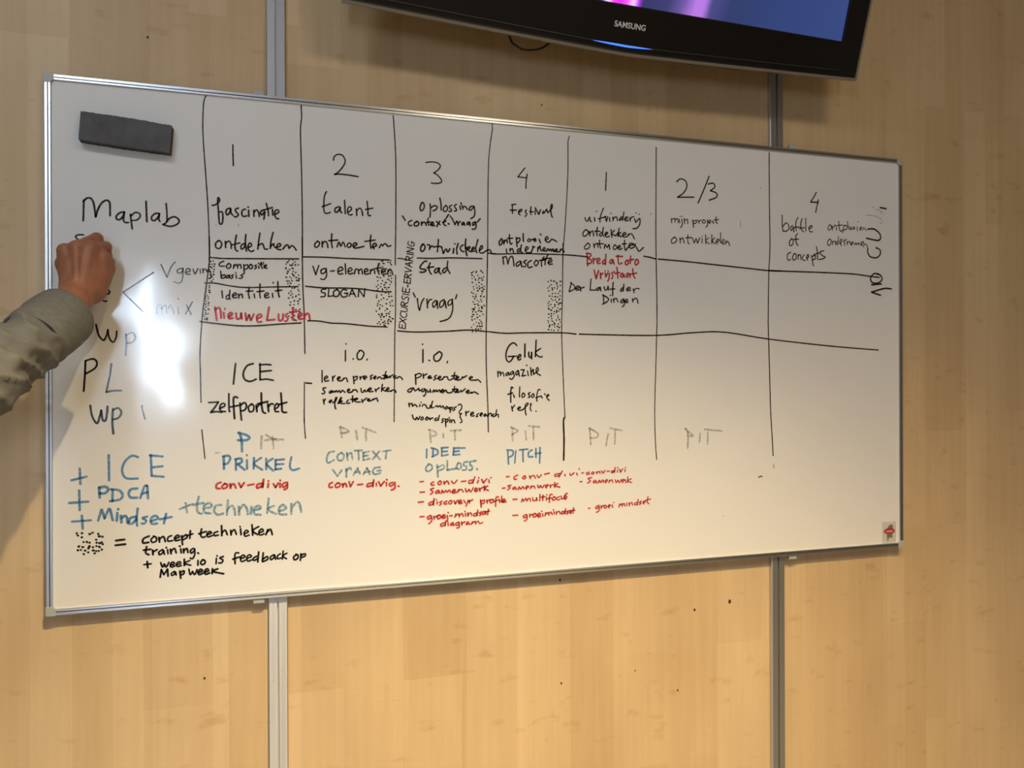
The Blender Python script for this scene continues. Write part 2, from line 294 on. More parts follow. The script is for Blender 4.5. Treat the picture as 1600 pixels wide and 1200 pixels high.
('handwriting',"black handwritten word 'ontmoeten' under 'talent'",'black',3.4,'4886 7199 4830 7138 4844 7073 4900 7099 4928 7172 4886 7207|4979 7203 4984 7088|4984 7160 5041 7207 5083 7165 5097 7079|5177 7373 5168 7198 5187 7084|5111 7225 5296 7248|5281 7103 5324 7206 5358 7121 5409 7211 5452 7111|5509 7186 5489 7127 5538 7106 5581 7161 5538 7202|5624 7119 5696 7181 5653 7208 5615 7162 5638 7099 5725 7109 5841 7144|5987 7386 5972 7239 5986 7107|5856 7247 6074 7288|6015 7129 6103 7172 6074 7220 6021 7168 6050 7101|6161 7130 6206 7206 6235 7169|6235 7178 6294 7225 6338 7168 6412 7187'),
('handwriting',"black handwritten 'compositie'",'black',3.0,'3053 6710 2980 6669 2974 6613 3067 6611|3141 6661 3103 6612 3132 6567 3184 6600 3179 6653 3141 6670|3237 6571 3249 6650|3249 6618 3302 6658 3317 6581|3317 6621 3367 6661 3385 6577|3435 6657 3443 6486|3444 6633 3509 6660 3503 6582 3444 6564|3563 6663 3533 6614 3568 6575 3604 6617 3584 6663 3557 6662|3682 6661 3643 6641 3682 6611 3643 6578|3724 6644 3727 6591|3718 6700 3721 6694|3769 6718 3772 6640 3793 6593|3742 6676 3808 6688|3823 6658 3826 6610|3814 6720 3817 6714|3838 6627 3877 6650 3862 6675 3838 6649 3844 6602 3883 6603'),
('handwriting',"black handwritten 'basis'",'black',3.0,'2994 6509 3003 6422 3008 6367|3008 6407 3067 6440 3081 6388 3023 6367|3155 6434 3102 6410 3110 6370 3154 6403 3160 6434 3172 6373|3237 6447 3198 6423 3228 6400 3198 6367|3287 6439 3295 6377|3281 6489 3284 6483|3434 6470 3375 6436 3414 6413 3384 6374 3345 6379'),
('handwriting',"black handwritten word 'Identiteit'",'black',3.1,'3016 6113 3030 5973|3168 6133 3159 5977 3176 5947|3159 6039 3100 6007 3109 5945 3159 5977|3217 6010 3294 6053 3265 6083 3218 6032 3235 5979 3300 5991|3329 6060 3338 5982|3338 6029 3394 6062 3412 5984|3537 6207 3522 6066 3542 5979|3478 6121 3611 6131|3632 6075 3641 5991|3746 6277 3740 6072 3751 5994|3686 6118 3821 6138|3835 6028 3911 6071 3881 6102 3836 6060 3850 5997 3926 6015|3986 6096 3995 6011|3999 6314 4005 6305|4093 6336 4102 6115 4122 6021|4047 6145 4169 6165'),
('handwriting',"pinkish red handwritten 'Nieuwe Lusten'",'pink',4.3,'2884 5784 2904 5645 2918 5521|2890 5737 2962 5776 2991 5709 2999 5569|3049 5679 3058 5571|3070 5757 3073 5748|3137 5588 3216 5652 3181 5682 3137 5634 3151 5563 3225 5574|3284 5669 3298 5560 3363 5577 3381 5671|3381 5671 3393 5562|3461 5673 3481 5533|3481 5533 3535 5643|3535 5643 3564 5534|3564 5534 3624 5661|3684 5568 3774 5617 3744 5664 3684 5615 3699 5506 3773 5513|3919 5810 3879 5541|3879 5541 4030 5560|4106 5672 4112 5545 4182 5563 4197 5674|4289 5692 4243 5643 4288 5597 4264 5533 4227 5532|4396 5806 4386 5615 4426 5552|4335 5709 4504 5745|4503 5617 4565 5666 4541 5707 4497 5665 4509 5585 4580 5587|4612 5715 4620 5572|4621 5652 4683 5701 4714 5654 4726 5558'),
('handwriting',"black handwritten 'vg-elementen'",'black',3.1,'4792 6681 4848 6507|4848 6507 4911 6702|5036 6643 4958 6608 4967 6534 5036 6563 5061 6644|5061 6628 5067 6499 5020 6417 4947 6424|5146 6593 5225 6602|5304 6589 5400 6635 5368 6689 5304 6638 5314 6541 5399 6551|5448 6757 5463 6547|5511 6597 5591 6633 5559 6680 5511 6630 5527 6549 5607 6568|5639 6553 5665 6652 5720 6638 5729 6557|5729 6622 5784 6663 5807 6560|5849 6600 5923 6636 5891 6677 5846 6633 5865 6555 5936 6571|5969 6566 5979 6658|5979 6625 6044 6673 6066 6576|6142 6786 6125 6654 6158 6566|6076 6685 6207 6706|6207 6608 6289 6650 6256 6692 6207 6647 6223 6569 6305 6578|6338 6580 6348 6672|6348 6630 6404 6675 6437 6600'),
('handwriting',"black handwritten word 'SLOGAN'",'black',3.0,'5050 6209 4972 6206 4965 6148 5034 6128 5028 6063 4946 6051|5113 6217 5097 6065|5097 6065 5198 6078|5287 6216 5208 6165 5223 6069 5302 6081 5325 6169 5271 6216|5478 6206 5398 6213 5356 6138 5388 6064 5477 6076 5484 6142|5430 6140 5503 6142|5525 6078 5590 6226|5590 6226 5663 6072|5548 6127 5637 6136|5718 6074 5728 6230|5728 6230 5837 6077|5837 6077 5857 6251'),
('handwriting',"black handwritten 'i.o.' above 'leren presenteren'",'black',3.2,'5447 4940 5446 4719|5457 5080 5461 5073|5600 4769 5610 4759|5745 4943 5690 4861 5703 4763 5777 4763 5832 4878 5778 4943 5729 4933|5900 4764 5890 4738'),
('handwriting',"black handwritten 'leren presenteren'",'black',3.2,'4968 4518 4967 4278|5010 4345 5082 4371 5062 4405 5017 4371 5029 4298 5101 4311|5180 4398 5186 4298|5186 4358 5232 4411|5277 4338 5337 4364 5317 4391 5284 4358 5304 4304 5369 4311|5383 4311 5409 4357|5409 4344 5462 4364 5488 4283|5608 4398 5623 4243|5614 4371 5687 4397 5680 4337 5627 4310|5747 4391 5754 4330|5754 4364 5827 4404|5821 4350 5888 4370 5868 4404 5827 4370 5847 4330|6009 4424 5962 4397 5995 4357 5961 4336|6029 4356 6083 4377 6069 4404 6035 4370 6062 4336|6110 4343 6137 4383|6137 4370 6177 4383 6198 4343 6238 4356|6296 4499 6266 4397 6259 4336|6225 4417 6307 4417|6279 4370 6327 4390 6313 4411 6286 4383 6299 4356 6361 4383|6375 4404 6381 4363|6381 4383 6443 4431|6450 4376 6504 4397 6484 4417 6457 4390 6477 4356 6525 4362|6539 4356 6566 4390 6621 4369 6648 4328'),
('handwriting',"black handwritten 'samenwerken'",'black',3.2,'5042 4158 4990 4152 4990 4118 5022 4078 5009 4038 4963 4039|5165 4097 5120 4078 5113 4051 5159 4057 5185 4097 5198 4064 5231 4090|5237 4070 5263 4103 5283 4063 5316 4103 5342 4056 5382 4103 5434 4062|5481 4089 5534 4108 5514 4135 5487 4102 5507 4055 5567 4068|5580 4068 5606 4115|5606 4101 5660 4114 5693 4067|5766 4141 5779 4060 5819 4066|5819 4066 5840 4113 5873 4066 5907 4113|5913 4093 5981 4126 5961 4153 5920 4120 5940 4072 6021 4078|6062 4126 6082 4071|6082 4105 6149 4152|6217 4227 6197 4077|6272 4158 6217 4125 6285 4077|6292 4097 6360 4131 6340 4158 6305 4124 6326 4076 6401 4089|6401 4076 6428 4103 6490 4096 6503 4048'),
('handwriting',"black handwritten 'reflecteren'",'black',3.2,'4989 3919 5008 3819|5004 3879 5034 3925|5106 3858 5164 3884 5152 3904 5112 3877 5132 3844|5177 3850 5236 3876 5269 3956 5243 3943 5223 3836 5236 3729 5246 3722|5289 3835 5341 3902 5361 3962 5322 3902 5302 3829|5315 3849 5374 3875 5368 3888 5341 3835 5433 3827|5500 3900 5466 3854 5486 3827 5533 3839|5595 3987 5586 3899 5599 3859|5546 3913 5646 3926|5612 3892 5699 3919 5672 3939 5639 3899 5659 3858 5752 3857|5779 3911 5799 3843|5792 3870 5846 3910 5886 3937|5899 3890 5946 3903 5933 3923 5906 3903 5919 3872 5980 3882|5993 3889 6020 3916|6020 3902 6074 3929 6095 3935 6121 3867'),
('handwriting',"black handwritten letters 'ICE' above 'zelfportret'",'black',3.8,'3271 4656 3250 4469 3228 4244|3606 4657 3487 4609 3418 4469 3441 4343 3545 4296 3664 4343|3740 4657 3739 4327|3725 4632 3860 4642 3951 4633|3740 4494 3956 4516|3739 4327 3859 4343 3995 4317'),
('handwriting',"black handwritten word 'zelfportret'",'black',4.0,'2761 3876 2941 3886|2941 3886 2882 3788 2801 3680|2801 3680 2911 3694 3004 3677|2963 3756 3057 3801 3063 3847 3013 3854 2975 3802 2984 3709 3071 3692|3140 4049 3144 3722 3159 3691|3307 3969 3248 3986 3227 3908 3246 3549|3174 3784 3321 3813|3351 3860 3365 3657 3379 3516|3359 3813 3439 3868 3475 3796 3439 3718 3374 3703|3573 3835 3513 3780 3534 3685 3602 3700 3617 3794 3573 3842|3662 3809 3677 3683|3671 3762 3722 3824 3767 3824|3762 4060 3767 3839 3790 3682 3841 3649|3692 3840 3887 3885|3887 3838 3902 3680|3896 3775 3948 3837 3993 3831|4023 3726 4099 3788 4069 3842 4023 3789 4032 3685 4098 3677|4145 4057 4160 3835 4174 3676 4250 3659|4099 3820 4257 3866'),
('handwriting',"black handwritten word 'oplossing'",'black',3.2,'7081 8144 7041 8048 7056 7974 7104 7990 7135 8069 7112 8146 7073 8146|7262 8132 7269 8000 7256 7840|7270 8039 7357 8099 7417 8079 7388 8015 7325 7985|7477 8271 7500 8155 7508 8012|7604 8115 7556 8049 7564 7987 7620 7998 7652 8071 7612 8123|7741 8131 7692 8105 7700 8066 7737 8037 7724 7997 7676 7997|7846 8159 7805 8128 7813 8089 7845 8051 7837 8012 7797 8009|7926 8128 7938 8049|7943 8200 7959 8166|7975 8138 7991 8061|7991 8100 8040 8127 8081 8082 8097 8059|8211 8146 8154 8118 8129 8061 8162 8047 8219 8099 8236 8139|8244 8140 8263 8030 8243 7918 8169 7866'),
('handwriting',"black handwritten 'context vraag' in quotes",'black',3.4,'6658 7831 6689 7791 6716 7742|6860 7750 6797 7715 6786 7661 6820 7632 6859 7646|6969 7733 6914 7691 6922 7637 6984 7641 7016 7697 6969 7741|7071 7731 7074 7654|7074 7692 7126 7730 7165 7698 7173 7659|7216 7817 7210 7731 7232 7667|7181 7722 7253 7742|7268 7680 7332 7707 7316 7745 7276 7712 7284 7665 7355 7669|7395 7758 7483 7692|7475 7770 7403 7649|7595 7816 7555 7751 7571 7689 7611 7684|7539 7742 7611 7778|7668 7923 7611 7833|7659 7726 7683 7719|7708 7894 7764 7818|7772 7795 7812 7711|7812 7711 7852 7792|7868 7785 7884 7699|7885 7746 7933 7789|8006 7777 7965 7743 7973 7709 8014 7746 8011 7769 8038 7708|8137 7792 8087 7766 8087 7726 8128 7745 8145 7785 8152 7706|8267 7800 8210 7765 8218 7718 8272 7761 8284 7793|8279 7777 8292 7698 8259 7641 8201 7638|8383 7875 8317 7798'),
('handwriting',"black handwritten word 'ontwikkelen' under 'oplossing'",'black',3.6,'7101 7251 7053 7178 7061 7101 7108 7103 7148 7183 7116 7251 7085 7242|7195 7240 7251 7235 7245 7141|7250 7180 7306 7222 7338 7200|7442 7369 7433 7244 7417 7102|7338 7200 7449 7221 7513 7208|7513 7208 7536 7123 7552 7069|7552 7069 7592 7157 7621 7166|7621 7166 7648 7105 7697 7178|7785 7190 7769 7087|7810 7293 7802 7296|7883 7305 7850 7185 7858 7075|7996 7279 7939 7237 7931 7189 7963 7143 8012 7130|8054 7408 8045 7242 8077 7046|8045 7210 8143 7246 8126 7198 8077 7196 8158 7136 8183 7145|8183 7169 8249 7212 8232 7243 8191 7201 8207 7147 8257 7157|8331 7414 8281 7221 8306 7119|8355 7169 8429 7228 8421 7284 8372 7226 8371 7130 8437 7117|8437 7117 8487 7152 8537 7186|8537 7186 8603 7197 8628 7150 8652 7119 8752 7116'),
('handwriting',"black capitals 'EXCURSIE-ERVARING' written upwards",'black',2.4,'6578 5439 6712 5416|6578 5436 6586 5520|6641 5425 6646 5500|6712 5413 6718 5503|6585 5554 6734 5624|6595 5644 6720 5521|6621 5767 6604 5724 6660 5661 6733 5674 6741 5745|6612 5798 6725 5781 6754 5818 6727 5864 6625 5887|6620 5923 6764 5896|6619 5921 6638 5993 6681 5979 6693 5917|6694 5938 6774 5985|6654 6125 6642 6077 6673 6041 6736 6097 6782 6085 6776 6017|6657 6169 6796 6145|6648 6218 6798 6191|6650 6215 6661 6302|6720 6203 6727 6276|6799 6193 6806 6276|6767 6314 6771 6362|6684 6412 6818 6391|6687 6408 6693 6491|6749 6397 6757 6470|6821 6387 6828 6472|6696 6524 6838 6502|6698 6519 6716 6591 6755 6582 6768 6519|6771 6536 6848 6588|6705 6636 6850 6663|6851 6663 6713 6740|6858 6740 6716 6812|6717 6814 6870 6841|6803 6769 6807 6842|6727 6902 6875 6877|6728 6895 6743 6968 6790 6959 6799 6898|6804 6917 6884 6964|6755 7031 6894 7012|6893 7050 6746 7076|6748 7075 6903 7138|6903 7139 6754 7166|6793 7293 6769 7248 6836 7197 6908 7211 6902 7274 6856 7282|6854 7242 6855 7297'),
('handwriting',"black handwritten word 'Stad'",'black',3.6,'7186 6881 7131 6879 7036 6758 7067 6713 7154 6708 7161 6678 7106 6644 7035 6646|7257 6853 7225 6750 7256 6642 7288 6612|7193 6749 7336 6770|7447 6751 7375 6717 7351 6662 7391 6640 7439 6704 7463 6752 7455 6666 7494 6620|7623 6766 7551 6724 7535 6661 7575 6654 7631 6719|7648 6909 7639 6767 7695 6643'),
('handwriting',"black handwritten 'vraag' in quotes under 'Stad'",'black',3.2,'6974 6076 6998 5887 7022 5819|7022 5819 7068 5992 7121 6080|7184 6065 7197 5875|7197 5961 7243 6049 7289 6061|7384 6043 7313 5982 7324 5895 7384 5949 7409 6036 7419 5870|7562 6069 7473 6003 7472 5899 7543 5936 7579 6041 7607 5885|7740 6081 7658 6026 7657 5946 7722 5975 7751 6074|7747 6063 7750 5836 7667 5660 7471 5586|6884 6194 6929 6099|7848 6182 7819 6090'),
('handwriting',"black handwritten 'i.o.' above 'presenteren'",'black',3.4,'7092 4973 7091 4697|7082 5094 7085 5084|7224 4746 7235 4736|7415 4907 7334 4837 7354 4733 7450 4744 7511 4873 7451 4932 7397 4889|7635 4724 7624 4689'),
('handwriting',"black handwritten 'presenteren'",'black',3.2,'6923 4433 6931 4333 6935 4224|6923 4418 6994 4457 7049 4441 7041 4395 6946 4356|7096 4449 7103 4356|7104 4410 7175 4449|7198 4363 7261 4387 7246 4410 7206 4382 7222 4348 7285 4363|7388 4418 7341 4386 7372 4347 7325 4316|7404 4347 7484 4371 7468 4402 7428 4371 7452 4316 7508 4331|7524 4331 7556 4386|7556 4378 7628 4386 7644 4331 7692 4315 7756 4354|7794 4480 7773 4378 7797 4323|7724 4402 7837 4410|7813 4339 7886 4370 7861 4394 7821 4362 7845 4315 7934 4331 7967 4386|7967 4386 7975 4362 8064 4409|8121 4338 8195 4370 8170 4393 8121 4362 8146 4314 8260 4314|8260 4306 8317 4322 8383 4263'),
('handwriting',"black handwritten 'argumenteren'",'black',3.2,'6852 4147 6774 4109 6758 4070 6820 4062 6867 4124 6883 4147 6914 4085|6922 4084 7000 4138|7000 4138 7008 4084 7039 4099|7087 4130 7055 4091 7086 4060 7118 4099 7126 4130|7134 4122 7149 4036 7118 3966 7094 3982|7173 4106 7197 4052 7244 4082|7245 4114 7260 4051|7300 4051 7332 4105 7347 4058 7387 4105 7403 4058 7451 4105 7467 4050|7475 4057 7547 4088 7523 4112 7491 4081 7515 4034|7547 4049 7595 4096 7627 4041 7707 4040 7755 4079|7788 4173 7780 4079 7804 4039|7739 4111 7852 4118|7812 4055 7876 4086 7852 4102 7820 4071 7844 4039 7917 4062|7933 4094 7941 4054 8031 4125|8047 4046 8120 4069 8096 4093 8055 4061 8079 4022 8177 4045|8177 4021 8234 4052 8324 4004'),
('handwriting',"black handwritten 'mindmaps, woordspin' with a brace to 'research'",'black',3.1,'6780 3822 6791 3745|6791 3791 6850 3814 6858 3752 6913 3790 6960 3743|7023 3789 7015 3745|7046 3835 7051 3832|7070 3749 7093 3788 7148 3772 7180 3709 7235 3708|7235 3708 7283 3770 7235 3755|7299 3856 7267 3723 7322 3723|7362 3738 7402 3761 7418 3729 7466 3760 7481 3721 7529 3751 7545 3704|7617 3742 7569 3704 7601 3680 7641 3726 7657 3687|7682 3718 7689 3608|7686 3702 7738 3725 7730 3678 7689 3663|7827 3732 7770 3701 7794 3669 7746 3646|6857 3566 6880 3488 6927 3464|6927 3464 6951 3518 6982 3463 7022 3532|7069 3516 7037 3470 7068 3454 7100 3492 7069 3521|7171 3514 7139 3468 7171 3452 7203 3490 7171 3519|7226 3498 7242 3451|7242 3474 7305 3496|7401 3495 7345 3465 7361 3433 7409 3456|7449 3549 7424 3440|7544 3477 7504 3454 7536 3422 7496 3391|7576 3468 7592 3303|7584 3445 7640 3467 7632 3413 7592 3398|7680 3459 7680 3388|7665 3498 7666 3495|7713 3443 7720 3387|7721 3427 7769 3442 7793 3378|7867 3763 7916 3786 7948 3746 7940 3683 7891 3621 7899 3581 7947 3581|7939 3581 7907 3526 7939 3446 7955 3399 7914 3381|8037 3627 8045 3532|8045 3587 8110 3626|8143 3554 8216 3576 8200 3608 8151 3577 8167 3522 8232 3529|8331 3575 8282 3544 8314 3511 8273 3504|8355 3535 8421 3565 8397 3590 8364 3550 8388 3510|8487 3564 8446 3533 8471 3509 8504 3548 8529 3508|8553 3516 8570 3563 8620 3570 8628 3514|8686 3561 8653 3530 8670 3498 8703 3513|8745 3649 8720 3513|8728 3529 8778 3552 8786 3480'),
('handwriting',"black handwritten word 'Festival'",'black',3.2,'9126 8236 9131 8036|9112 8231 9211 8248|9079 8108 9224 8117|9276 8070 9342 8105 9349 8144 9290 8115 9276 8045 9309 8015|9462 8138 9429 8104 9448 8074 9468 8038 9428 7985|9569 8214 9562 8132 9568 8037|9541 8105 9621 8104|9666 8138 9668 8050|9669 8195 9682 8190|9675 8183 9708 8128 9755 8055|9755 8055 9782 8120 9796 8159|9870 8138 9842 8086 9883 8094 9923 8154 9944 8181|9944 8181 9957 8131 9971 8106|9971 8106 10072 8214 10073 8303 10045 8251 10045 8136 10065 8035 10085 8005'),
('handwriting',"black handwritten 'ontplooien'",'black',3.4,'8874 7459 8822 7388 8828 7313 8874 7341 8894 7416 8868 7463|8933 7431 8926 7343|8929 7381 8992 7440 9011 7372|9057 7562 9063 7438 9083 7345 9122 7372|9011 7472 9136 7485|9215 7508 9227 7396 9234 7302|9221 7471 9294 7499 9300 7437 9241 7384|9380 7598 9386 7422|9519 7486 9486 7459 9499 7428 9545 7437 9559 7475 9519 7488|9559 7469 9612 7478 9666 7506 9639 7467 9652 7436 9686 7463 9659 7506|9759 7492 9793 7411|9787 7614 9807 7592|9907 7480 9975 7516 9955 7559 9914 7531 9914 7468 9975 7433 10029 7461|10029 7461 10049 7500 10097 7503 10185 7459'),
('handwriting',"black handwritten 'ondernemen'",'black',3.4,'8984 7234 8997 7134|9069 7250 9076 7188|9076 7213 9122 7253 9154 7166|9299 7261 9240 7221 9253 7177 9306 7211|9339 7345 9319 7199 9359 7176|9425 7223 9498 7271 9472 7313 9432 7267 9451 7193 9505 7176 9571 7186|9571 7186 9612 7289 9605 7326 9652 7309|9725 7212 9732 7307|9732 7269 9779 7341 9792 7259 9819 7235|9839 7242 9907 7284 9886 7314 9846 7274 9873 7231 9920 7240|9933 7228 9974 7293 10001 7237 10035 7290 10062 7234 10096 7293 10116 7230|10130 7230 10198 7272 10177 7296 10143 7257 10170 7226 10232 7235|10259 7224 10273 7295|10273 7263 10320 7297 10368 7229'),
('handwriting',"black handwritten word 'Mascotte'",'black',3.2,'8901 7058 8911 6970 8922 6892|8908 7023 8968 7072 8997 7009 9019 6903|9019 6903 9057 7030 9117 7079 9147 6998 9162 6866|9305 6979 9222 6929 9229 6858 9305 6915 9324 6980 9342 6855|9457 7011 9388 6961 9445 6921 9426 6859 9365 6863|9578 7005 9494 6951 9501 6844 9593 6865|9685 7010 9639 6947 9685 6887 9742 6969 9685 7017|9877 7102 9819 7009 9819 6882|9762 7013 9915 7031|9974 7153 9915 7049 9899 6921|9858 7054 10051 7080|9973 6961 10070 7012 10039 7047 9981 6997 9992 6936 10077 6947'),
('handwriting',"black handwritten word 'Geluk'",'black',3.6,'9220 5085 9150 5143 9045 5083 8974 4932 8974 4782 9034 4716 9096 4758 9140 4834|9017 4836 9210 4847|9236 4809 9316 4843 9298 4885 9245 4834 9262 4759 9315 4784|9414 5121 9409 4827|9502 4937 9510 4836 9554 4819 9572 4921|9573 4937 9572 4786|9680 5208 9661 4837|9787 5024 9662 4930 9750 4838 9822 4838'),
('handwriting',"black handwritten 'magazine'",'black',3.2,'8773 4507 8781 4383|8781 4457 8825 4499 8842 4416|8842 4449 8894 4482 8920 4399|9016 4483 8964 4449 8972 4408 9016 4441 9028 4483 9042 4416|9121 4508 9068 4466 9086 4432 9130 4466 9133 4508|9138 4499 9156 4399 9103 4329 9050 4349|9244 4525 9191 4466 9217 4424 9261 4483 9253 4525 9279 4399|9314 4541 9394 4541|9394 4541 9340 4399|9340 4399 9429 4416|9473 4516 9491 4407|9447 4642 9461 4637|9545 4592 9562 4416|9562 4483 9607 4550 9615 4432|9624 4449 9722 4517 9714 4593 9678 4550 9695 4466 9785 4415'),
('handwriting',"black handwritten 'filosofie'",'black',3.2,'9128 4132 9093 4157 9075 4032 9074 3815|9005 3991 9119 4023|9136 3981 9162 3923|9286 4156 9277 3930|9365 4013 9330 3963 9356 3921 9409 3962 9383 4013 9356 4016|9533 4029 9489 4004 9515 3961 9524 3928 9489 3920|9604 4003 9560 3953 9586 3919 9631 3952 9604 4008|9774 4086 9730 4095 9693 3977 9693 3833|9666 3910 9801 3951|9809 3925 9822 3905|9873 4001 9890 3975|9926 3941 9980 3958 9962 3983 9926 3941 9944 3890 9989 3847'),
('handwriting',"black handwritten 'refl.'",'black',3.2,'9092 3723 9117 3614|9112 3681 9162 3747|9232 3662 9302 3687 9285 3712 9241 3679 9267 3629 9355 3644|9355 3644 9479 3760 9470 3794 9417 3744 9417 3610 9434 3525|9532 3759 9559 3784 9532 3675 9558 3616|9665 3610 9674 3603'),
('handwriting',"black handwritten 'uitvinderij'",'black',3.1,'10882 8049 10903 7982 10946 7974 10989 8056|10999 8066 11010 7978 11041 7970|11117 8063 11127 7985|11166 8214 11171 8209|11343 8294 11267 8092 11255 7963|11213 8039 11407 8100|11385 8109 11417 7992|11417 7992 11450 8103|11493 8085 11504 7997|11526 8187 11532 8179|11580 8101 11590 8012|11590 8061 11667 8116 11699 8028|11820 8125 11754 8071 11754 8031 11819 8075|11864 8237 11830 8036|11874 8058 11962 8103 11940 8132 11885 8089 11907 8030 11984 8054|12017 8117 12028 8037|12028 8087 12083 8140 12127 8133|12138 8094 12171 8015|12172 8236 12176 8230|12171 8015 12260 8111|12256 8211 12260 8205|12282 8102 12271 7971 12193 7876 12093 7860'),
('handwriting',"black handwritten 'ontdekken'",'black',3.1,'10913 7776 10839 7713 10838 7624 10912 7638 10966 7720 10902 7775|10987 7740 10998 7633|10998 7692 11073 7755 11094 7638|11191 7840 11169 7731 11190 7643|11126 7748 11255 7755|11308 7738 11244 7685 11265 7637 11319 7689|11341 7849 11319 7699 11351 7641|11373 7672 11448 7716 11427 7744 11384 7702 11405 7634 11491 7649|11535 7810 11556 7632|11622 7795 11535 7701 11600 7694 11654 7667|11654 7667 11709 7750|11742 7851 11709 7660|11785 7754 11720 7700 11796 7654|11818 7676 11916 7721 11884 7759 11829 7706 11861 7648 11949 7672|11960 7673 11982 7734|11982 7704 12060 7738 12136 7622'),
('handwriting',"black handwritten 'ontmoeten'",'black',3.1,'10954 7463 10869 7380 10890 7322 10975 7356 10997 7436 10944 7467|11093 7460 11114 7363|11114 7412 11178 7474 11210 7377|11243 7547 11243 7458 11275 7360|11200 7456 11339 7472|11361 7364 11383 7455 11436 7388 11480 7459 11501 7351|11632 7457 11588 7395 11620 7347 11686 7400 11632 7461|11707 7381 11773 7424 11751 7453 11708 7411 11740 7353 11817 7386|11883 7579 11872 7449 11904 7340|11817 7486 11927 7501|11915 7351 12014 7456 12125 7491 12037 7517 11992 7455 12036 7397 12124 7431 12158 7503|12158 7463 12213 7385 12257 7337 12368 7433'),
('handwriting',"red handwritten 'Breda Foto'",'red',3.9,'10932 7236 10942 6941|10911 7225 11017 7220 11017 7171 10942 7118|10942 7118 11038 7073 11016 7003 10931 6990|11081 7124 11091 6997|11091 7075 11156 7118|11177 7040 11252 7092 11220 7130 11177 7079 11198 7001 11262 7023|11370 7097 11316 7046 11338 6997 11392 7049|11403 7228 11391 6989|11554 7115 11500 7063 11521 7015 11576 7066 11576 7116 11608 7008|11707 7222 11728 7023 11815 7047|11663 7190 11827 7197|11936 7112 11892 7050 11925 7001 11980 7054 11936 7116|12035 7216 12024 7035|11991 7114 12112 7139|12190 7143 12145 7071 12167 7011 12234 7064 12223 7134 12179 7142'),
('handwriting',"red handwritten 'Vrijstaat'",'red',3.9,'11105 6849 11154 6654|11154 6654 11219 6844|11261 6786 11272 6658|11272 6737 11326 6789|11380 6791 11401 6702|11380 6840 11384 6834|11401 6702 11445 6793|11456 6843 11460 6837|11488 6795 11476 6655 11444 6605|11618 6830 11553 6797 11574 6738 11563 6678 11542 6668|11684 6932 11705 6683|11629 6790 11749 6815|11814 6807 11770 6746 11814 6707 11847 6788 11869 6709|11957 6813 11913 6751 11945 6712 11990 6804 12022 6715|12089 6918 12100 6778 12144 6699|12023 6785 12188 6821'),
('handwriting',"black handwritten 'Der Lauf der'",'black',3.1,'10539 6534 10486 6337|10518 6543 10612 6468 10612 6399 10486 6327|10643 6400 10728 6432 10707 6471 10650 6430 10654 6371 10738 6384|10759 6453 10770 6355|10770 6414 10855 6446|11025 6639 11003 6382|11003 6382 11142 6387|11249 6459 11163 6417 11185 6378 11249 6430 11260 6460 11271 6371|11357 6473 11378 6394 11432 6416 11454 6486|11454 6486 11465 6397|11585 6580 11573 6440 11572 6271|11497 6418 11627 6432|11835 6469 11769 6407 11791 6377 11846 6429|11857 6549 11845 6389|11922 6421 12021 6455 11988 6484 11933 6442 11944 6392 12032 6415|12098 6447 12120 6358|12120 6418 12176 6460 12253 6452'),
('handwriting',"black handwritten 'Dingen'",'black',3.1,'11335 6274 11345 6096|11313 6283 11453 6208 11442 6138 11312 6065|11529 6190 11539 6111|11507 6279 11518 6273|11583 6202 11604 6113|11594 6162 11659 6214 11702 6126|11834 6199 11768 6137 11801 6108 11855 6170 11856 6200|11856 6190 11866 6070 11811 6019|11888 6131 11954 6172 11932 6202 11888 6161 11910 6115 11965 6133|12075 6216 12086 6136|12086 6176 12164 6228 12208 6179 12219 6109'),
('handwriting',"black handwritten 'mijn project'",'black',2.5,'13101 8160 13116 8054|13117 8126 13189 8166 13208 8067|13209 8131 13269 8170 13289 8064|13317 8155 13329 8067|13341 8228 13345 8221|13389 8160 13397 8017 13348 7953|13390 8231 13394 8224|13450 8181 13461 8056|13462 8128 13531 8168 13550 8061|13680 8159 13704 7980|13693 8123 13794 8158 13774 8092 13704 8070|13835 8168 13855 8079|13855 8133 13917 8172|13978 8176 13937 8119 13999 8098 14032 8150 13978 8183|14081 8182 14089 8056 14039 8006|14114 8119 14184 8159 14143 8186 14114 8130 14163 8096|14254 8174 14213 8135 14266 8113|14329 8269 14320 8141 14362 8118|14279 8194 14391 8207'),
('handwriting',"black handwritten 'ontwikkelen'",'black',2.5,'13207 7720 13115 7662 13115 7573 13207 7595 13247 7669 13187 7726|13327 7709 13347 7584|13339 7656 13408 7713 13447 7589|13549 7792 13549 7612 13589 7578|13488 7717 13650 7733|13671 7726 13719 7603|13719 7603 13772 7714|13772 7714 13813 7607|13813 7607 13874 7737|13936 7722 13935 7614|13936 7783 13940 7773|14030 7817 14038 7601|14120 7750 14038 7673 14140 7606|14203 7826 14202 7609|14286 7758 14211 7682 14306 7614|14327 7651 14410 7699 14377 7734 14327 7680 14360 7616|14452 7894 14443 7639|14472 7640 14556 7692 14527 7734 14480 7677 14514 7617 14576 7634|14585 7628 14610 7709|14610 7665 14660 7686 14702 7586'),
('handwriting',"black handwritten 'battle'",'black',2.9,'16213 8427 16212 8211 16238 8020|16238 8145 16332 8241 16412 8155 16371 8050 16238 8020|16520 8183 16452 8111 16492 8056 16546 8139 16559 8026|16682 8398 16614 8257 16627 8052|16533 8138 16708 8160|16804 8371 16763 8243 16776 8106 16844 8041|16708 8125 16871 8146|16913 8389 16912 8068|17007 8119 17103 8182 17076 8215 17007 8153 17034 8063 17116 8056'),
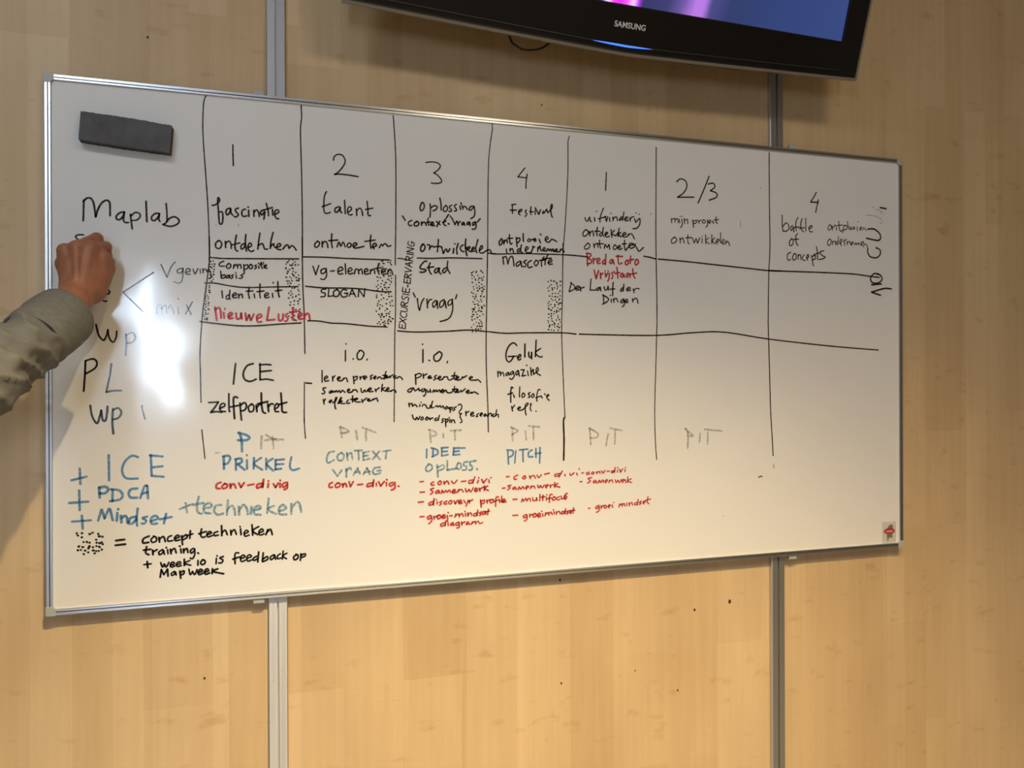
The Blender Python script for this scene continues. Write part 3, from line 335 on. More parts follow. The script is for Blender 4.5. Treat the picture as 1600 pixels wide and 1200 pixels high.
('handwriting',"black handwritten 'of'",'black',2.9,'16491 7851 16424 7768 16437 7677 16518 7704 16532 7819 16478 7850|16667 7986 16613 7914 16626 7755 16679 7689|16559 7832 16694 7850'),
('handwriting',"black handwritten 'concepts'",'black',2.9,'16463 7508 16369 7446 16369 7333 16409 7300 16462 7337|16571 7478 16516 7385 16543 7317 16611 7343 16625 7458 16557 7482|16679 7460 16678 7335|16678 7415 16746 7463 16773 7339|16868 7469 16814 7398 16827 7330 16895 7321|16936 7369 17004 7429 16977 7474 16936 7415 16963 7335|17087 7456 17113 7319 17140 7193|17100 7422 17196 7461 17196 7380 17114 7342|17238 7682 17265 7510 17265 7360|17155 7482 17334 7536|17459 7588 17348 7560 17389 7481 17500 7428 17416 7383 17306 7362'),
('handwriting',"black handwritten 'ontplooien'",'black',2.5,'17642 8270 17586 8174 17614 8129 17683 8168 17684 8249 17636 8274|17711 8239 17731 8135|17731 8193 17823 8268 17851 8142|17922 8367 17935 8193 17977 8114 18019 8139|17879 8260 18034 8280|18090 8283 18033 8082|18076 8259 18175 8276 18160 8182 18061 8153|18189 8383 18231 8186|18288 8248 18259 8188 18330 8191 18288 8248|18387 8253 18359 8205 18416 8196 18402 8254|18487 8259 18501 8154|18516 8401 18525 8395|18572 8193 18644 8232 18616 8266 18573 8216 18615 8172|18673 8187 18702 8247 18788 8181'),
('handwriting',"black handwritten 'ondernemen'",'black',2.5,'17626 7898 17570 7802 17598 7734 17668 7772 17682 7877 17626 7898|17724 7856 17729 7752|17729 7810 17808 7860 17821 7768|17878 7852 17821 7780 17877 7771|17906 7982 17891 7771|17947 7797 18018 7859 17976 7915 17948 7821 18003 7754|18060 7920 18102 7793 18102 7758|18103 7875 18159 7925|18173 7867 18187 7774|18187 7833 18258 7871 18272 7790|18300 7791 18371 7842 18343 7864 18300 7815 18328 7769|18400 7785 18443 7845 18471 7788 18514 7849 18542 7803 18585 7853|18599 7783 18700 7858 18671 7892 18614 7830 18642 7773|18685 7751 18729 7824 18786 7815 18829 7735'),
('handwriting','short bold black bar above the sideways letters','black',4.5,'19225 8806 19414 8787'),
('handwriting','bold black letter n written sideways','black',4.5,'18831 8219 19033 8230 19207 8121 19236 8004 19163 7941 18974 7955 18787 7980'),
('handwriting','bold black curve written sideways','black',4.1,'19089 7747 19220 7694 19219 7575 19103 7487 18914 7502 18828 7605 18829 7711'),
('handwriting',"bold black letters 'av' written sideways",'black',4.1,'19159 7051 19028 7069 18912 6947 18969 6831 19143 6825 19275 6912 19246 7018 19130 7073|19260 6805 18940 6770|19582 6685 19347 6689 18940 6581|18940 6581 19229 6507'),
('handwriting','half wiped black letters written sideways at the right edge','grey',3.3,'18963 8806 19021 8809|19093 8743 19239 8716 19297 8649|18789 8582 19064 8575 19209 8525 19296 8458 19281 8398 19223 8395'),
('handwriting',"blue handwritten letters 'ICE'",'blue',4.7,'955 2886 960 2397|1471 2828 1359 2856 1231 2737 1189 2563 1261 2427 1463 2412|1698 2863 1713 2455|1682 2857 1910 2828|1730 2621 1909 2636|1713 2455 1925 2429'),
('handwriting',"blue plus sign beside 'ICE'",'blue',4.7,'311 2423 568 2482|454 2642 465 2347'),
('handwriting',"blue handwritten letters 'PDCA'",'blue',5.0,'786 2264 795 2072|786 2264 896 2277 943 2223 896 2155 795 2152|1022 2219 1015 1992|990 2221 1133 2197 1196 2106 1148 2021 974 1994|1453 2218 1341 2205 1302 2119 1340 2047 1452 2041|1507 2028 1582 2248 1631 2263|1631 2263 1646 2015|1533 2108 1637 2139'),
('handwriting',"blue plus sign beside 'PDCA'",'blue',4.7,'273 1993 598 2002|443 2227 451 1846'),
('handwriting',"blue handwritten word 'Mindset'",'blue',5.0,'768 1631 816 1810 831 1844 878 1667|878 1667 942 1821 973 1844 1020 1624|1100 1760 1090 1613|1116 1836 1119 1829|1163 1704 1172 1574|1172 1651 1236 1700 1274 1645 1280 1557|1441 1671 1332 1649 1306 1556 1364 1542 1438 1619|1461 1829 1441 1636 1450 1494|1629 1661 1548 1637 1612 1584 1580 1529 1531 1532|1693 1569 1824 1615 1775 1671 1700 1622 1709 1522 1807 1517|1971 1696 1928 1510|1856 1596 2070 1630'),
('handwriting',"blue plus sign beside 'Mindset'",'blue',4.7,'318 1636 643 1645|488 1740 502 1487'),
('handwriting',"washed out blue plus sign beside 'technieken'",'paleblue',4.5,'2219 1780 2453 1869|2326 1893 2352 1701'),
('handwriting',"washed out blue handwritten word 'technieken'",'paleblue',4.8,'2571 2007 2536 1828 2553 1701 2620 1665|2469 1850 2654 1877|2671 1768 2806 1797 2772 1871 2671 1822 2670 1695 2789 1664|2993 1824 2891 1811 2857 1704 2924 1628 3027 1651|3113 1909 3095 1618|3103 1727 3182 1796 3233 1739 3250 1610|3320 1771 3329 1606|3330 1697 3406 1803 3475 1727 3492 1605|3563 1759 3552 1612|3615 1683 3738 1713 3703 1770 3615 1719 3621 1609 3737 1584|3897 1908 3867 1614|4002 1755 3878 1687 4037 1587|4109 1639 4234 1688 4180 1765 4109 1713 4108 1583 4244 1564|4341 1571 4342 1776|4341 1682 4450 1808 4504 1768 4539 1597'),
('handwriting',"blue letter P of 'PIT' above 'PRIKKEL'",'blue',5.2,'3340 3263 3381 3102 3386 2884|3318 3258 3464 3216 3533 3156 3464 3109 3312 3112'),
('handwriting',"wiped grey letters of 'PIT' above 'PRIKKEL'",'grey',4.7,'3764 3180 3754 2937|3853 3207 3979 3131 4191 3102|3980 3175 3993 2925|3825 3091 3979 3116 4092 3084'),
('handwriting',"wiped grey dash above 'PRIKKEL'",'grey',2.8,'2876 2864 2970 2873'),
('handwriting',"blue capitals 'PRIKKEL'",'blue',4.7,'3038 2793 3042 2541|3024 2793 3133 2804 3160 2731 3105 2646 3043 2639|3270 2727 3269 2515|3256 2728 3366 2739 3379 2666 3283 2625|3310 2624 3434 2509|3481 2706 3481 2525|3476 2808 3482 2799|3615 2745 3608 2526|3754 2741 3620 2628 3775 2497|3851 2723 3851 2503|3978 2719 3860 2620 3991 2469|4034 2688 4033 2496|4034 2688 4204 2697|4034 2600 4189 2600|4033 2496 4146 2507|4346 2737 4317 2545 4374 2469 4503 2500'),
('handwriting',"red handwritten 'conv-divig' under 'PRIKKEL'",'red',4.3,'2982 2275 2906 2240 2900 2163 2968 2151|3063 2242 3008 2201 3022 2149 3090 2169 3104 2226 3049 2249|3158 2238 3166 2151|3166 2195 3227 2236 3267 2147|3323 2246 3364 2157|3364 2157 3424 2248|3496 2195 3612 2211|3791 2221 3682 2202 3673 2129 3785 2174|3799 2300 3779 2139|3892 2208 3883 2135|3892 2267 3895 2258|3990 2204 4032 2128|4032 2128 4089 2214|4123 2207 4122 2125|4123 2272 4126 2263|4230 2223 4168 2182 4187 2122 4259 2178|4265 2222 4258 2104 4201 2077'),
('handwriting',"wiped grey letters 'PIT' above 'CONTEXT'",'grey',4.7,'5336 3339 5365 3127|5336 3339 5514 3245 5380 3202|5657 3257 5684 3065|5799 3315 6070 3208|5865 3283 5867 3039'),
('handwriting',"washed out blue handwritten 'CONTEXT'",'paleblue',4.1,'5202 2830 5099 2803 5054 2670 5083 2594 5201 2650|5349 2796 5275 2738 5289 2647 5378 2644 5408 2749 5349 2802|5468 2792 5482 2641|5482 2746 5557 2790 5586 2652|5632 2833 5782 2835|5707 2831 5715 2633|5812 2782 5811 2630|5805 2782 5932 2809|5811 2715 5908 2724|5811 2630 5947 2656|6008 2807 6159 2634|6145 2803 6007 2639|6221 2800 6389 2820|6297 2804 6281 2645'),
('handwriting',"washed out blue handwritten 'VRAAG'",'paleblue',4.1,'5179 2446 5273 2310|5273 2310 5362 2433|5451 2460 5457 2285|5457 2415 5526 2482 5556 2441|5600 2319 5690 2467|5690 2467 5735 2344|5630 2378 5735 2383|5810 2326 5886 2460|5886 2460 5945 2321|5825 2371 5946 2382|6159 2466 6052 2454 6006 2379 6051 2317 6167 2343|6097 2391 6180 2397'),
('handwriting',"red handwritten 'conv-divig.' under 'VRAAG'",'red',4.1,'5170 2185 5102 2142 5111 2082 5169 2086|5287 2165 5228 2131 5243 2076 5308 2089 5332 2148 5273 2171|5376 2146 5385 2076|5385 2116 5435 2153 5465 2082|5510 2186 5539 2079|5539 2079 5599 2182|5689 2112 5794 2120|6014 2141 5899 2121 5893 2064 6008 2092|6027 2201 6005 2059|6081 2132 6081 2071|6127 2161 6172 2067|6172 2067 6249 2156|6295 2139 6294 2062|6301 2200 6304 2190|6433 2133 6356 2105 6380 2052 6448 2092|6473 2131 6472 2008 6401 1971|6547 2051 6559 2041'),
('handwriting',"wiped grey letters 'PIT' above 'IDEE'",'grey',4.3,'7231 3239 7256 2965|7213 3239 7342 3200 7379 3126 7249 3093|7528 3141 7539 3068|7696 3211 7930 3217|7790 3208 7797 3006'),
('handwriting',"blue capitals 'IDEE'",'blue',4.1,'7167 2822 7163 2630|7304 2836 7303 2662|7267 2845 7396 2797 7407 2717 7284 2655|7500 2838 7500 2666|7489 2839 7639 2845|7500 2758 7620 2762|7500 2666 7638 2688|7770 2823 7751 2677|7762 2831 8015 2824|7762 2750 7883 2761|7751 2677 7901 2687'),
('handwriting',"washed out blue 'oploss.' under 'IDEE'",'paleblue',4.5,'7210 2494 7143 2405 7180 2338 7276 2382 7276 2466 7203 2501|7395 2469 7412 2213|7402 2414 7525 2464 7543 2391 7413 2341|7619 2553 7618 2351|7618 2351 7825 2381|7863 2497 7825 2417 7862 2361 7927 2395 7919 2480 7863 2504|8090 2519 7995 2504 7987 2441 8052 2409 8033 2344 7957 2339|8262 2532 8147 2517 8128 2451 8185 2405 8166 2339 8109 2333|8280 2357 8299 2345'),
('handwriting',"wiped grey letters 'PIT' above 'PITCH'",'grey',4.5,'9099 3256 9118 2954|9079 3256 9237 3177 9118 3105|9415 3155 9434 2965|9495 3278 9756 3250|9603 3245 9614 2961'),
('handwriting',"blue capitals 'PITCH'",'blue',4.1,'8999 2732 9017 2432|8979 2752 9117 2729 9116 2635 9018 2582|9188 2727 9163 2453|9275 2743 9473 2756|9354 2741 9361 2477|9573 2735 9493 2680 9493 2586 9593 2583|9665 2770 9665 2561|9762 2786 9753 2433|9653 2649 9786 2660'),
('handwriting',"wiped grey letters 'PIT' right of the bold black line",'grey',4.3,'10979 3198 11007 2810|10967 3198 11177 3077 11155 2981 10987 2965|11443 3052 11387 2780|11495 3188 11795 3122|11623 3146 11609 2813'),
('handwriting',"wiped grey letters 'PIT' standing alone at the right",'grey',4.5,'13474 3134 13535 2987 13521 2658|13453 3135 13671 2958 13514 2962|13866 3016 13845 2796|13992 3105 14455 3058|14075 3030 14066 2753'),
('handwriting',"red handwritten '- conv-divi'",'red',3.7,'7017 2120 7091 2124|7319 2107 7256 2073 7275 2036 7326 2041|7460 2120 7412 2085 7430 2041 7486 2064 7479 2112 7453 2124|7542 2105 7550 2043|7550 2068 7617 2113 7654 2046|7711 2109 7767 2052 7835 2123|7937 2089 8032 2096|8211 2115 8108 2097 8107 2038 8203 2071|8241 2181 8191 2042|8318 2103 8298 2045|8326 2159 8329 2151|8395 2119 8433 2039|8433 2039 8510 2125|8560 2101 8568 2034|8607 2151 8611 2144'),
('handwriting',"red handwritten '- samenwerk'",'red',3.7,'7016 1895 7116 1898|7319 1969 7245 1946 7300 1889 7244 1837|7411 1921 7356 1887 7374 1850 7422 1884 7430 1920 7448 1854|7485 1852 7504 1917 7541 1860 7586 1913 7616 1868 7661 1917 7691 1865|7729 1870 7804 1896 7774 1923 7729 1889 7747 1844 7823 1859|7849 1857 7872 1919|7872 1893 7936 1916 7974 1859|8023 1931 8050 1856 8107 1909|8107 1909 8145 1852 8202 1942|8240 1884 8298 1911 8267 1935 8233 1899 8252 1854 8305 1874|8336 1925 8355 1861|8348 1898 8421 1943|8459 1968 8451 1868|8529 1965 8459 1919 8548 1863'),
('handwriting',"red handwritten '- discover yr profile'",'red',3.7,'6979 1679 7089 1688|7314 1688 7214 1653 7225 1602 7314 1641|7325 1742 7310 1605|7392 1674 7392 1623|7373 1722 7377 1714|7503 1679 7447 1656 7485 1625 7447 1591|7608 1674 7548 1651 7548 1615 7608 1619|7690 1681 7645 1647 7671 1609 7720 1632 7709 1680 7683 1685|7765 1678 7795 1610|7795 1610 7848 1688|7871 1636 7935 1658 7909 1685 7871 1650 7886 1606 7946 1617|7984 1674 8022 1617|8087 1670 8037 1543|8106 1669 8117 1609|8113 1646 8190 1679|8366 1664 8381 1507|8373 1626 8450 1660 8450 1596 8385 1574|8508 1657 8520 1589|8516 1630 8586 1664|8636 1662 8585 1627 8605 1585 8663 1612 8663 1657 8628 1666|8780 1711 8721 1695 8713 1509|8674 1612 8799 1654|8807 1635 8807 1590|8858 1726 8846 1596|8869 1602 8936 1629 8908 1660 8869 1625 8885 1586 8955 1598'),
('handwriting',"red handwritten '- groei-mindset'",'red',3.7,'7014 1366 7102 1368|7243 1382 7176 1350 7205 1304 7261 1338|7261 1374 7272 1272 7205 1203|7316 1360 7324 1298|7324 1334 7391 1367|7428 1380 7390 1338 7413 1300 7472 1326 7465 1370 7428 1383|7502 1332 7569 1358 7540 1385 7502 1350 7521 1302 7577 1321|7614 1362 7621 1270 7584 1236|7633 1427 7637 1420|7670 1352 7727 1356|7783 1317 7809 1389|7809 1352 7870 1386 7885 1319|7885 1348 7945 1389 7972 1325|8021 1385 8029 1325|8010 1433 8014 1426|8074 1393 8082 1326|8082 1360 8143 1393 8166 1333|8292 1385 8211 1360 8219 1315 8292 1345|8304 1444 8288 1326|8392 1402 8334 1379 8380 1351 8341 1323|8449 1411 8403 1376 8426 1337 8469 1372 8480 1409 8488 1345|8546 1454 8526 1332|8480 1398 8573 1408'),
('handwriting',"red handwritten 'diagram'",'red',3.7,'7572 1211 7472 1180 7483 1132 7572 1167|7584 1247 7568 1138|7632 1197 7636 1141|7621 1238 7625 1230|7745 1201 7688 1168 7707 1137 7756 1171 7763 1134|7858 1202 7801 1169 7831 1130 7876 1164|7877 1201 7884 1098 7831 1075|7933 1198 7944 1138|7941 1172 8009 1201|8085 1197 8036 1163 8058 1136 8104 1166 8123 1136|8161 1141 8180 1192|8180 1166 8238 1199 8256 1143|8257 1172 8314 1199 8341 1145 8418 1163'),
('handwriting',"red handwritten '- conv-divi'",'red',3.6,'8965 2152 9028 2157|9233 2180 9146 2138 9154 2089 9201 2090|9391 2155 9344 2119 9371 2087 9423 2116 9399 2158|9511 2150 9531 2092|9527 2123 9611 2157 9651 2095|9691 2162 9731 2103 9792 2166|9872 2174 9986 2196|10255 2179 10124 2161 10124 2115 10238 2141|10300 2234 10218 2096|10361 2155 10369 2117|10485 2170 10505 2123 10588 2181|10650 2171 10671 2124|10713 2269 10717 2262'),
('handwriting',"red handwritten '- samenwerk'",'red',3.6,'8870 1901 8937 1906|9074 1960 8996 1945 9054 1905 8995 1859|9173 1918 9113 1891 9133 1860 9184 1895 9200 1857|9240 1855 9264 1915 9303 1860 9351 1918 9382 1864|9422 1878 9490 1905 9462 1929 9418 1893 9438 1854|9530 1865 9550 1921|9550 1895 9610 1922 9638 1868|9702 1934 9730 1872 9771 1923|9771 1923 9811 1872 9863 1935|9892 1888 9960 1915 9932 1939 9892 1907 9912 1864|10001 1929 10013 1867|10009 1902 10074 1933|10115 1977 10107 1871|10188 1952 10115 1909 10237 1865'),
('handwriting',"red handwritten '- multifocus'",'red',3.6,'9120 1639 9211 1642|9318 1573 9342 1647 9369 1589 9421 1651 9449 1585|9449 1612 9509 1647 9529 1581|9581 1655 9597 1590 9661 1602 9677 1650|9677 1650 9689 1585|9758 1722 9749 1582|9830 1700 9822 1586|9782 1657 9879 1667|9911 1651 9911 1582|9919 1711 9923 1703|10053 1709 9992 1693 9983 1533|9943 1619 10032 1630|10093 1650 10053 1613 10073 1574 10134 1602 10122 1648 10089 1654|10228 1651 10163 1624 10175 1577 10236 1589|10269 1661 10285 1595 10339 1615 10351 1661|10351 1661 10359 1591|10421 1719 10359 1683 10408 1635 10367 1583'),
('handwriting',"red handwritten '- groei mindset'",'red',3.6,'9111 1282 9229 1283|9428 1284 9356 1250 9380 1211 9448 1241|9448 1279 9447 1181 9379 1139|9508 1291 9515 1223|9515 1260 9579 1287|9628 1292 9587 1257 9611 1217 9667 1245 9660 1291 9624 1296|9700 1243 9768 1270 9740 1302 9700 1266 9716 1212 9780 1231|9820 1282 9828 1228|9797 1340 9801 1333|9877 1233 9893 1301|9893 1263 9950 1306 9970 1244|9970 1274 10023 1310 10051 1251|10092 1314 10100 1260|10080 1360 10084 1352|10145 1311 10153 1249|10153 1284 10215 1319 10243 1260|10362 1315 10276 1296 10284 1250 10362 1284|10379 1368 10358 1254|10448 1318 10399 1298 10440 1269 10399 1244|10481 1278 10523 1306 10490 1324 10473 1278 10514 1253|10572 1377 10555 1262|10523 1314 10605 1325'),
('handwriting',"red handwritten '- conv-divi'",'red',3.3,'10775 2167 10825 2173|10963 2183 10892 2162 10908 2131 10975 2144|11047 2180 11017 2150 11051 2129 11089 2163 11047 2184|11143 2184 11152 2137|11152 2160 11215 2189 11236 2142|11270 2199 11312 2147 11355 2207|11406 2182 11470 2188|11606 2198 11525 2178 11534 2146 11606 2179|11619 2264 11598 2151|11671 2204 11670 2153|11679 2262 11684 2254|11726 2221 11756 2153|11756 2153 11813 2230|11869 2216 11868 2157|11877 2267 11882 2259'),
('handwriting',"red handwritten '- samenwerk'",'red',3.3,'10732 1968 10782 1973|11025 2053 10933 2037 10991 1976 10920 1929|11109 1991 11058 1954 11088 1926 11138 1970 11151 1923|11193 1925 11214 1987 11256 1931 11303 1991 11328 1935|11362 1942 11426 1970 11397 1995 11362 1957 11388 1917|11456 1922 11473 1976|11473 1953 11533 1982 11554 1922|11618 1978 11644 1915 11687 1968|11687 1968 11730 1911 11773 1980|11790 1932 11855 1961 11824 1986 11790 1948 11816 1907|11876 1968 11889 1904|11941 2036 11928 1903|12028 1986 11937 1942 12040 1898'),
('handwriting',"red handwritten '- groei mindset'",'red',3.3,'10939 1347 10980 1352|11191 1404 11115 1361 11148 1328 11203 1364|11204 1396 11212 1294 11140 1243|11254 1393 11263 1330|11263 1362 11318 1398|11360 1396 11326 1358 11360 1329 11403 1362 11360 1403|11437 1361 11496 1389 11467 1406 11437 1376 11462 1332|11539 1395 11547 1339|11573 1455 11578 1447|11710 1339 11728 1409|11727 1377 11779 1414 11796 1350|11796 1382 11839 1419 11865 1355|11909 1423 11917 1360|11969 1424 11982 1357|11982 1396 12038 1429 12064 1368|12191 1429 12112 1409 12121 1366 12191 1394|12204 1492 12186 1362|12287 1448 12234 1423 12282 1397 12238 1372|12330 1403 12396 1431 12361 1453 12330 1419 12352 1378|12463 1547 12440 1421 12484 1379|12405 1463 12528 1488'),
('handwriting','black equals sign of the legend','black',4.0,'1075 1229 1225 1240|1066 1138 1241 1148'),
('handwriting','black plus sign of the legend','black',3.8,'1567 727 1697 735|1625 783 1635 662'),
('handwriting',"black handwritten 'concept technieken'",'black',3.8,'1660 1277 1562 1233 1555 1152 1653 1157|1757 1264 1698 1214 1718 1153 1789 1173 1790 1244 1741 1272|1839 1241 1848 1151|1848 1205 1920 1254 1953 1152|2068 1262 2002 1231 2002 1159 2085 1165|2134 1205 2210 1229 2177 1266 2124 1223 2137 1162 2217 1171|2250 1251 2266 1071|2260 1215 2334 1264 2350 1209 2273 1167|2411 1338 2400 1188|2350 1245 2457 1275|2619 1362 2601 1248 2635 1192 2685 1206|2568 1268 2703 1307|2719 1241 2804 1272 2770 1303 2719 1259 2736 1196 2814 1217|2923 1293 2855 1269 2855 1214 2930 1220|2992 1406 2998 1205|2998 1260 3060 1311 3101 1217|3163 1305 3173 1206|3173 1249 3232 1312 3273 1214|3352 1319 3362 1201|3342 1367 3346 1360|3421 1216 3501 1248 3467 1287 3422 1242 3439 1167 3515 1185|3572 1391 3585 1180|3701 1347 3585 1269 3683 1182|3701 1218 3789 1249 3761 1295 3708 1247 3725 1172 3806 1193|3841 1172 3877 1274|3869 1226 3930 1278 3965 1165'),
('handwriting',"black handwritten 'training.'",'black',3.8,'1617 1078 1600 955 1658 915|1561 1010 1691 1019|1724 1000 1730 910|1730 964 1805 1005|1903 998 1837 956 1847 902 1903 934 1919 986 1936 903|1992 992 2001 910|1969 1037 1972 1029|2044 996 2057 906|2057 952 2117 1009 2150 917|2233 991 2242 911|2210 1049 2223 1038|2283 987 2289 908|2289 944 2343 994 2366 910|2466 986 2409 943 2432 891 2489 948|2489 974 2489 858 2449 782 2408 799|2543 891 2563 879'),
('handwriting',"black handwritten 'week 10 is feedback op'",'black',3.8,'1869 741 1902 656 1935 711|1935 711 1967 652 2017 741|2043 682 2116 705 2090 743 2043 703 2056 645 2122 662|2155 684 2232 704 2209 741 2155 709 2169 648 2241 660|2298 782 2298 656|2398 750 2301 699 2415 655|2549 739 2549 645|2643 747 2599 699 2623 651 2677 672 2677 730 2633 747|2894 758 2887 650|2904 812 2908 804|3024 785 2955 761 3016 713 2989 661 2938 664|3316 838 3247 825 3246 624|3202 718 3333 757|3350 719 3437 749 3402 788 3350 744 3367 659 3444 683|3472 718 3559 748 3524 787 3472 747 3489 661 3569 681|3664 748 3594 709 3611 664 3674 696|3699 831 3681 629|3787 806 3769 631|3779 678 3864 727 3874 671 3786 629|3999 755 3928 715 3938 655 3998 699 4009 747 4027 660|4123 765 4070 732 4069 668 4133 679|4177 817 4158 651|4248 768 4169 714 4240 656|4445 724 4384 684 4398 623 4463 648 4471 711 4427 733|4529 737 4517 600|4528 711 4616 731 4608 683 4536 662'),
('handwriting',"black handwritten 'Map week'",'black',3.8,'1858 457 1879 608|1879 608 1924 505|1924 505 1990 607|1990 607 2000 471|2115 555 2056 513 2075 476 2122 508 2132 554 2148 481|2215 555 2231 410|2221 518 2288 556 2287 495 2231 475|2381 578 2407 468 2448 530|2448 530 2488 462 2531 560|2555 500 2632 524 2599 562 2555 522 2568 456 2642 479|2676 502 2750 522 2717 561 2676 527 2689 454 2767 477|2818 557 2811 456|2920 546 2825 502 3029 439'),
('handwriting','small black pen flick','black',2.7,'15496 1886 15571 1910 15602 1901'),
('handwriting','faint grey smear of wiped ink','grey',2.8,'15007 8199 15007 8071'),
('handwriting','faint grey smear of wiped ink','grey',2.8,'15592 9078 15596 9056'),
('handwriting','faint grey smear of wiped ink','grey',2.8,'12556 8220 12595 8251'),
('handwriting','faint grey smear of wiped ink','grey',2.8,'3336 7471 3336 7415'),
('handwriting','faint grey smear of wiped ink','grey',2.8,'2911 7435 2913 7430'),
('handwriting','faint grey smear of wiped ink','grey',2.8,'14493 987 14501 979'),
('dot_shading',None,'black',3.0,'2784 6360 2793 6357|2836 6388 2839 6390|2777 6539 2783 6533|2785 6728 2777 6752|2831 6637 2832 6640|2860 6493 2865 6488|2791 6590 2810 6586|2856 6442 2869 6430|2783 6630 2788 6643|2831 6565 2834 6568|2817 6301 2833 6300|2802 6495 2805 6492|2853 6705 2856 6707|2808 6691 2802 6702|2800 6421 2811 6424|2869 6605 2878 6599|2855 6339 2854 6343|2875 6647 2892 6644|2871 6538 2874 6535'),
('dot_shading',None,'black',3.0,'4510 6288 4513 6290|4448 6436 4465 6429|4288 6559 4302 6543|4395 6556 4393 6558|4373 6623 4397 6613|4310 6779 4315 6774|4432 6699 4448 6683|4456 6372 4483 6373|4372 6509 4392 6492|4341 6317 4351 6306|4445 6535 4448 6538|4289 6302 4293 6301|4510 6419 4525 6412|4331 6681 4357 6685|4498 6697 4503 6696|4273 6509 4282 6514|4361 6407 4359 6411|4432 6753 4436 6754|4314 6354 4316 6357|4254 6604 4252 6627|4376 6673 4378 6685|4388 6718 4397 6716|4254 6703 4257 6702|4408 6459 4410 6481|4391 6793 4395 6793|4329 6447 4332 6444|4269 6358 4283 6351|4323 6262 4327 6263|4323 6592 4329 6592|4278 6747 4294 6737|4250 6435 4271 6431|4370 6364 4374 6363|4509 6366 4502 6389|4500 6483 4506 6485'),
('dot_shading',None,'black',3.0,'2699 5842 2716 5845|2666 5628 2670 5629|2710 5630 2719 5646|2760 5859 2774 5873|2742 6020 2745 6019|2730 5568 2744 5552|2777 6169 2781 6170|2715 5782 2714 5798|2757 5743 2777 5731|2758 5941 2760 5943|2779 6208 2783 6208|2743 5525 2727 5547|2700 5941 2706 5945|2690 5540 2701 5536|2710 5714 2714 5715|2677 5745 2685 5741|2703 5676 2706 5674|2718 6076 2719 6086|2772 6117 2790 6112|2714 6150 2720 6145|2698 6025 2699 6036|2777 6079 2798 6070|2716 6189 2726 6191|2761 5820 2764 5820|2758 5983 2761 5981|2754 5653 2757 5650|2719 5894 2717 5898|2711 5979 2709 5999|2680 5590 2686 5590'),
('dot_shading',None,'black',3.0,'4350 6147 4351 6155|4513 5692 4522 5691|4351 5605 4375 5605|4371 5803 4396 5806|4441 5775 4449 5776|4517 5649 4527 5644|4417 5944 4415 5959|4489 6191 4493 6191|4381 5559 4385 5559|4446 6036 4455 6057|4511 6153 4514 6156|4374 6099 4377 6095|4522 5735 4526 5737|4480 5948 4499 5947|4342 5922 4346 5924|4373 6209 4376 6212|4382 6025 4386 6024|4308 6103 4310 6110|4327 5866 4340 5862|4493 5891 4492 5894|4345 6062 4351 6065|4432 5565 4452 5549|4516 5998 4533 5983|4514 5589 4517 5586|4525 5780 4527 5784|4432 5726 4441 5729|4305 5637 4308 5635|4505 6087 4514 6080|4409 5870 4410 5874|4414 5647 4420 5652|4419 6210 4428 6233|4389 5698 4395 5690|4297 6008 4312 6003|4333 5707 4321 5723'),
('dot_shading',None,'black',3.0,'6313 5843 6332 5823|6107 6217 6127 6220|6258 6523 6252 6541|6192 5601 6200 5601|6309 6690 6313 6690|6170 5509 6180 5505|6330 6584 6345 6569|6200 6364 6197 6367|6200 6031 6204 6031|6203 5735 6213 5729|6114 5518 6117 5516|6101 5775 6089 5789|6164 5821 6162 5849|6278 5796 6281 5794|6391 6818 6394 6824|6413 6400 6411 6418|6159 6751 6161 6748|6154 6792 6171 6791|6303 5727 6317 5733|6384 6688 6407 6671|6133 6261 6137 6260|6253 5488 6281 5479|6349 6206 6353 6207|6430 6005 6427 6017|6369 5672 6390 5659|6222 5893 6225 5890|6335 6461 6355 6466|6380 5975 6391 5968|6336 5521 6354 5522|6389 5576 6407 5563|6298 5948 6315 5939|6344 6828 6347 6826|6172 5917 6177 5917|6117 6673 6111 6680|6257 6339 6275 6348|6097 6300 6101 6300|6383 6353 6388 6353|6285 6397 6312 6390|6224 6666 6236 6652|6402 6868 6406 6866|6144 5994 6158 5993|6227 5540 6246 5545|6268 6291 6297 6289|6311 6254 6314 6252|6101 6125 6104 6123|6182 6492 6186 6491|6320 6034 6327 6033|6199 6132 6211 6126|6110 6510 6136 6500|6244 6070 6258 6056|6389 6597 6394 6598|6387 5910 6395 5902|6286 6179 6292 6174|6382 5776 6385 5773|6444 5903 6448 5903|6134 6337 6136 6341|6266 5572 6272 5572|6412 6104 6423 6103|6356 6154 6356 6158|6125 5940 6127 5944|6178 5654 6190 5657|6147 5551 6156 5553|6142 5717 6161 5700|6233 6728 6230 6731|6404 6206 6407 6203|6151 6640 6165 6641|6178 6197 6182 6196|6154 6582 6151 6585|6222 6432 6232 6426|6331 5570 6346 5573|6238 6800 6267 6796|6185 6300 6190 6301|6126 6426 6129 6423|6304 5685 6306 5689|6349 5608 6365 5608|6379 6437 6378 6440|6117 5895 6116 5899|6357 6101 6376 6092|6211 6844 6236 6847|6279 6628 6291 6619|6281 5529 6288 5527|6107 6065 6098 6089|6355 6534 6363 6527|6417 6491 6422 6488|6431 5632 6454 5621|6405 6539 6392 6551|6231 6617 6255 6605|6348 6292 6366 6290|6206 5692 6224 5713|6353 5742 6367 5725|6226 6231 6227 6254|6421 6770 6408 6789|6239 5660 6266 5666|6439 6571 6450 6571'),
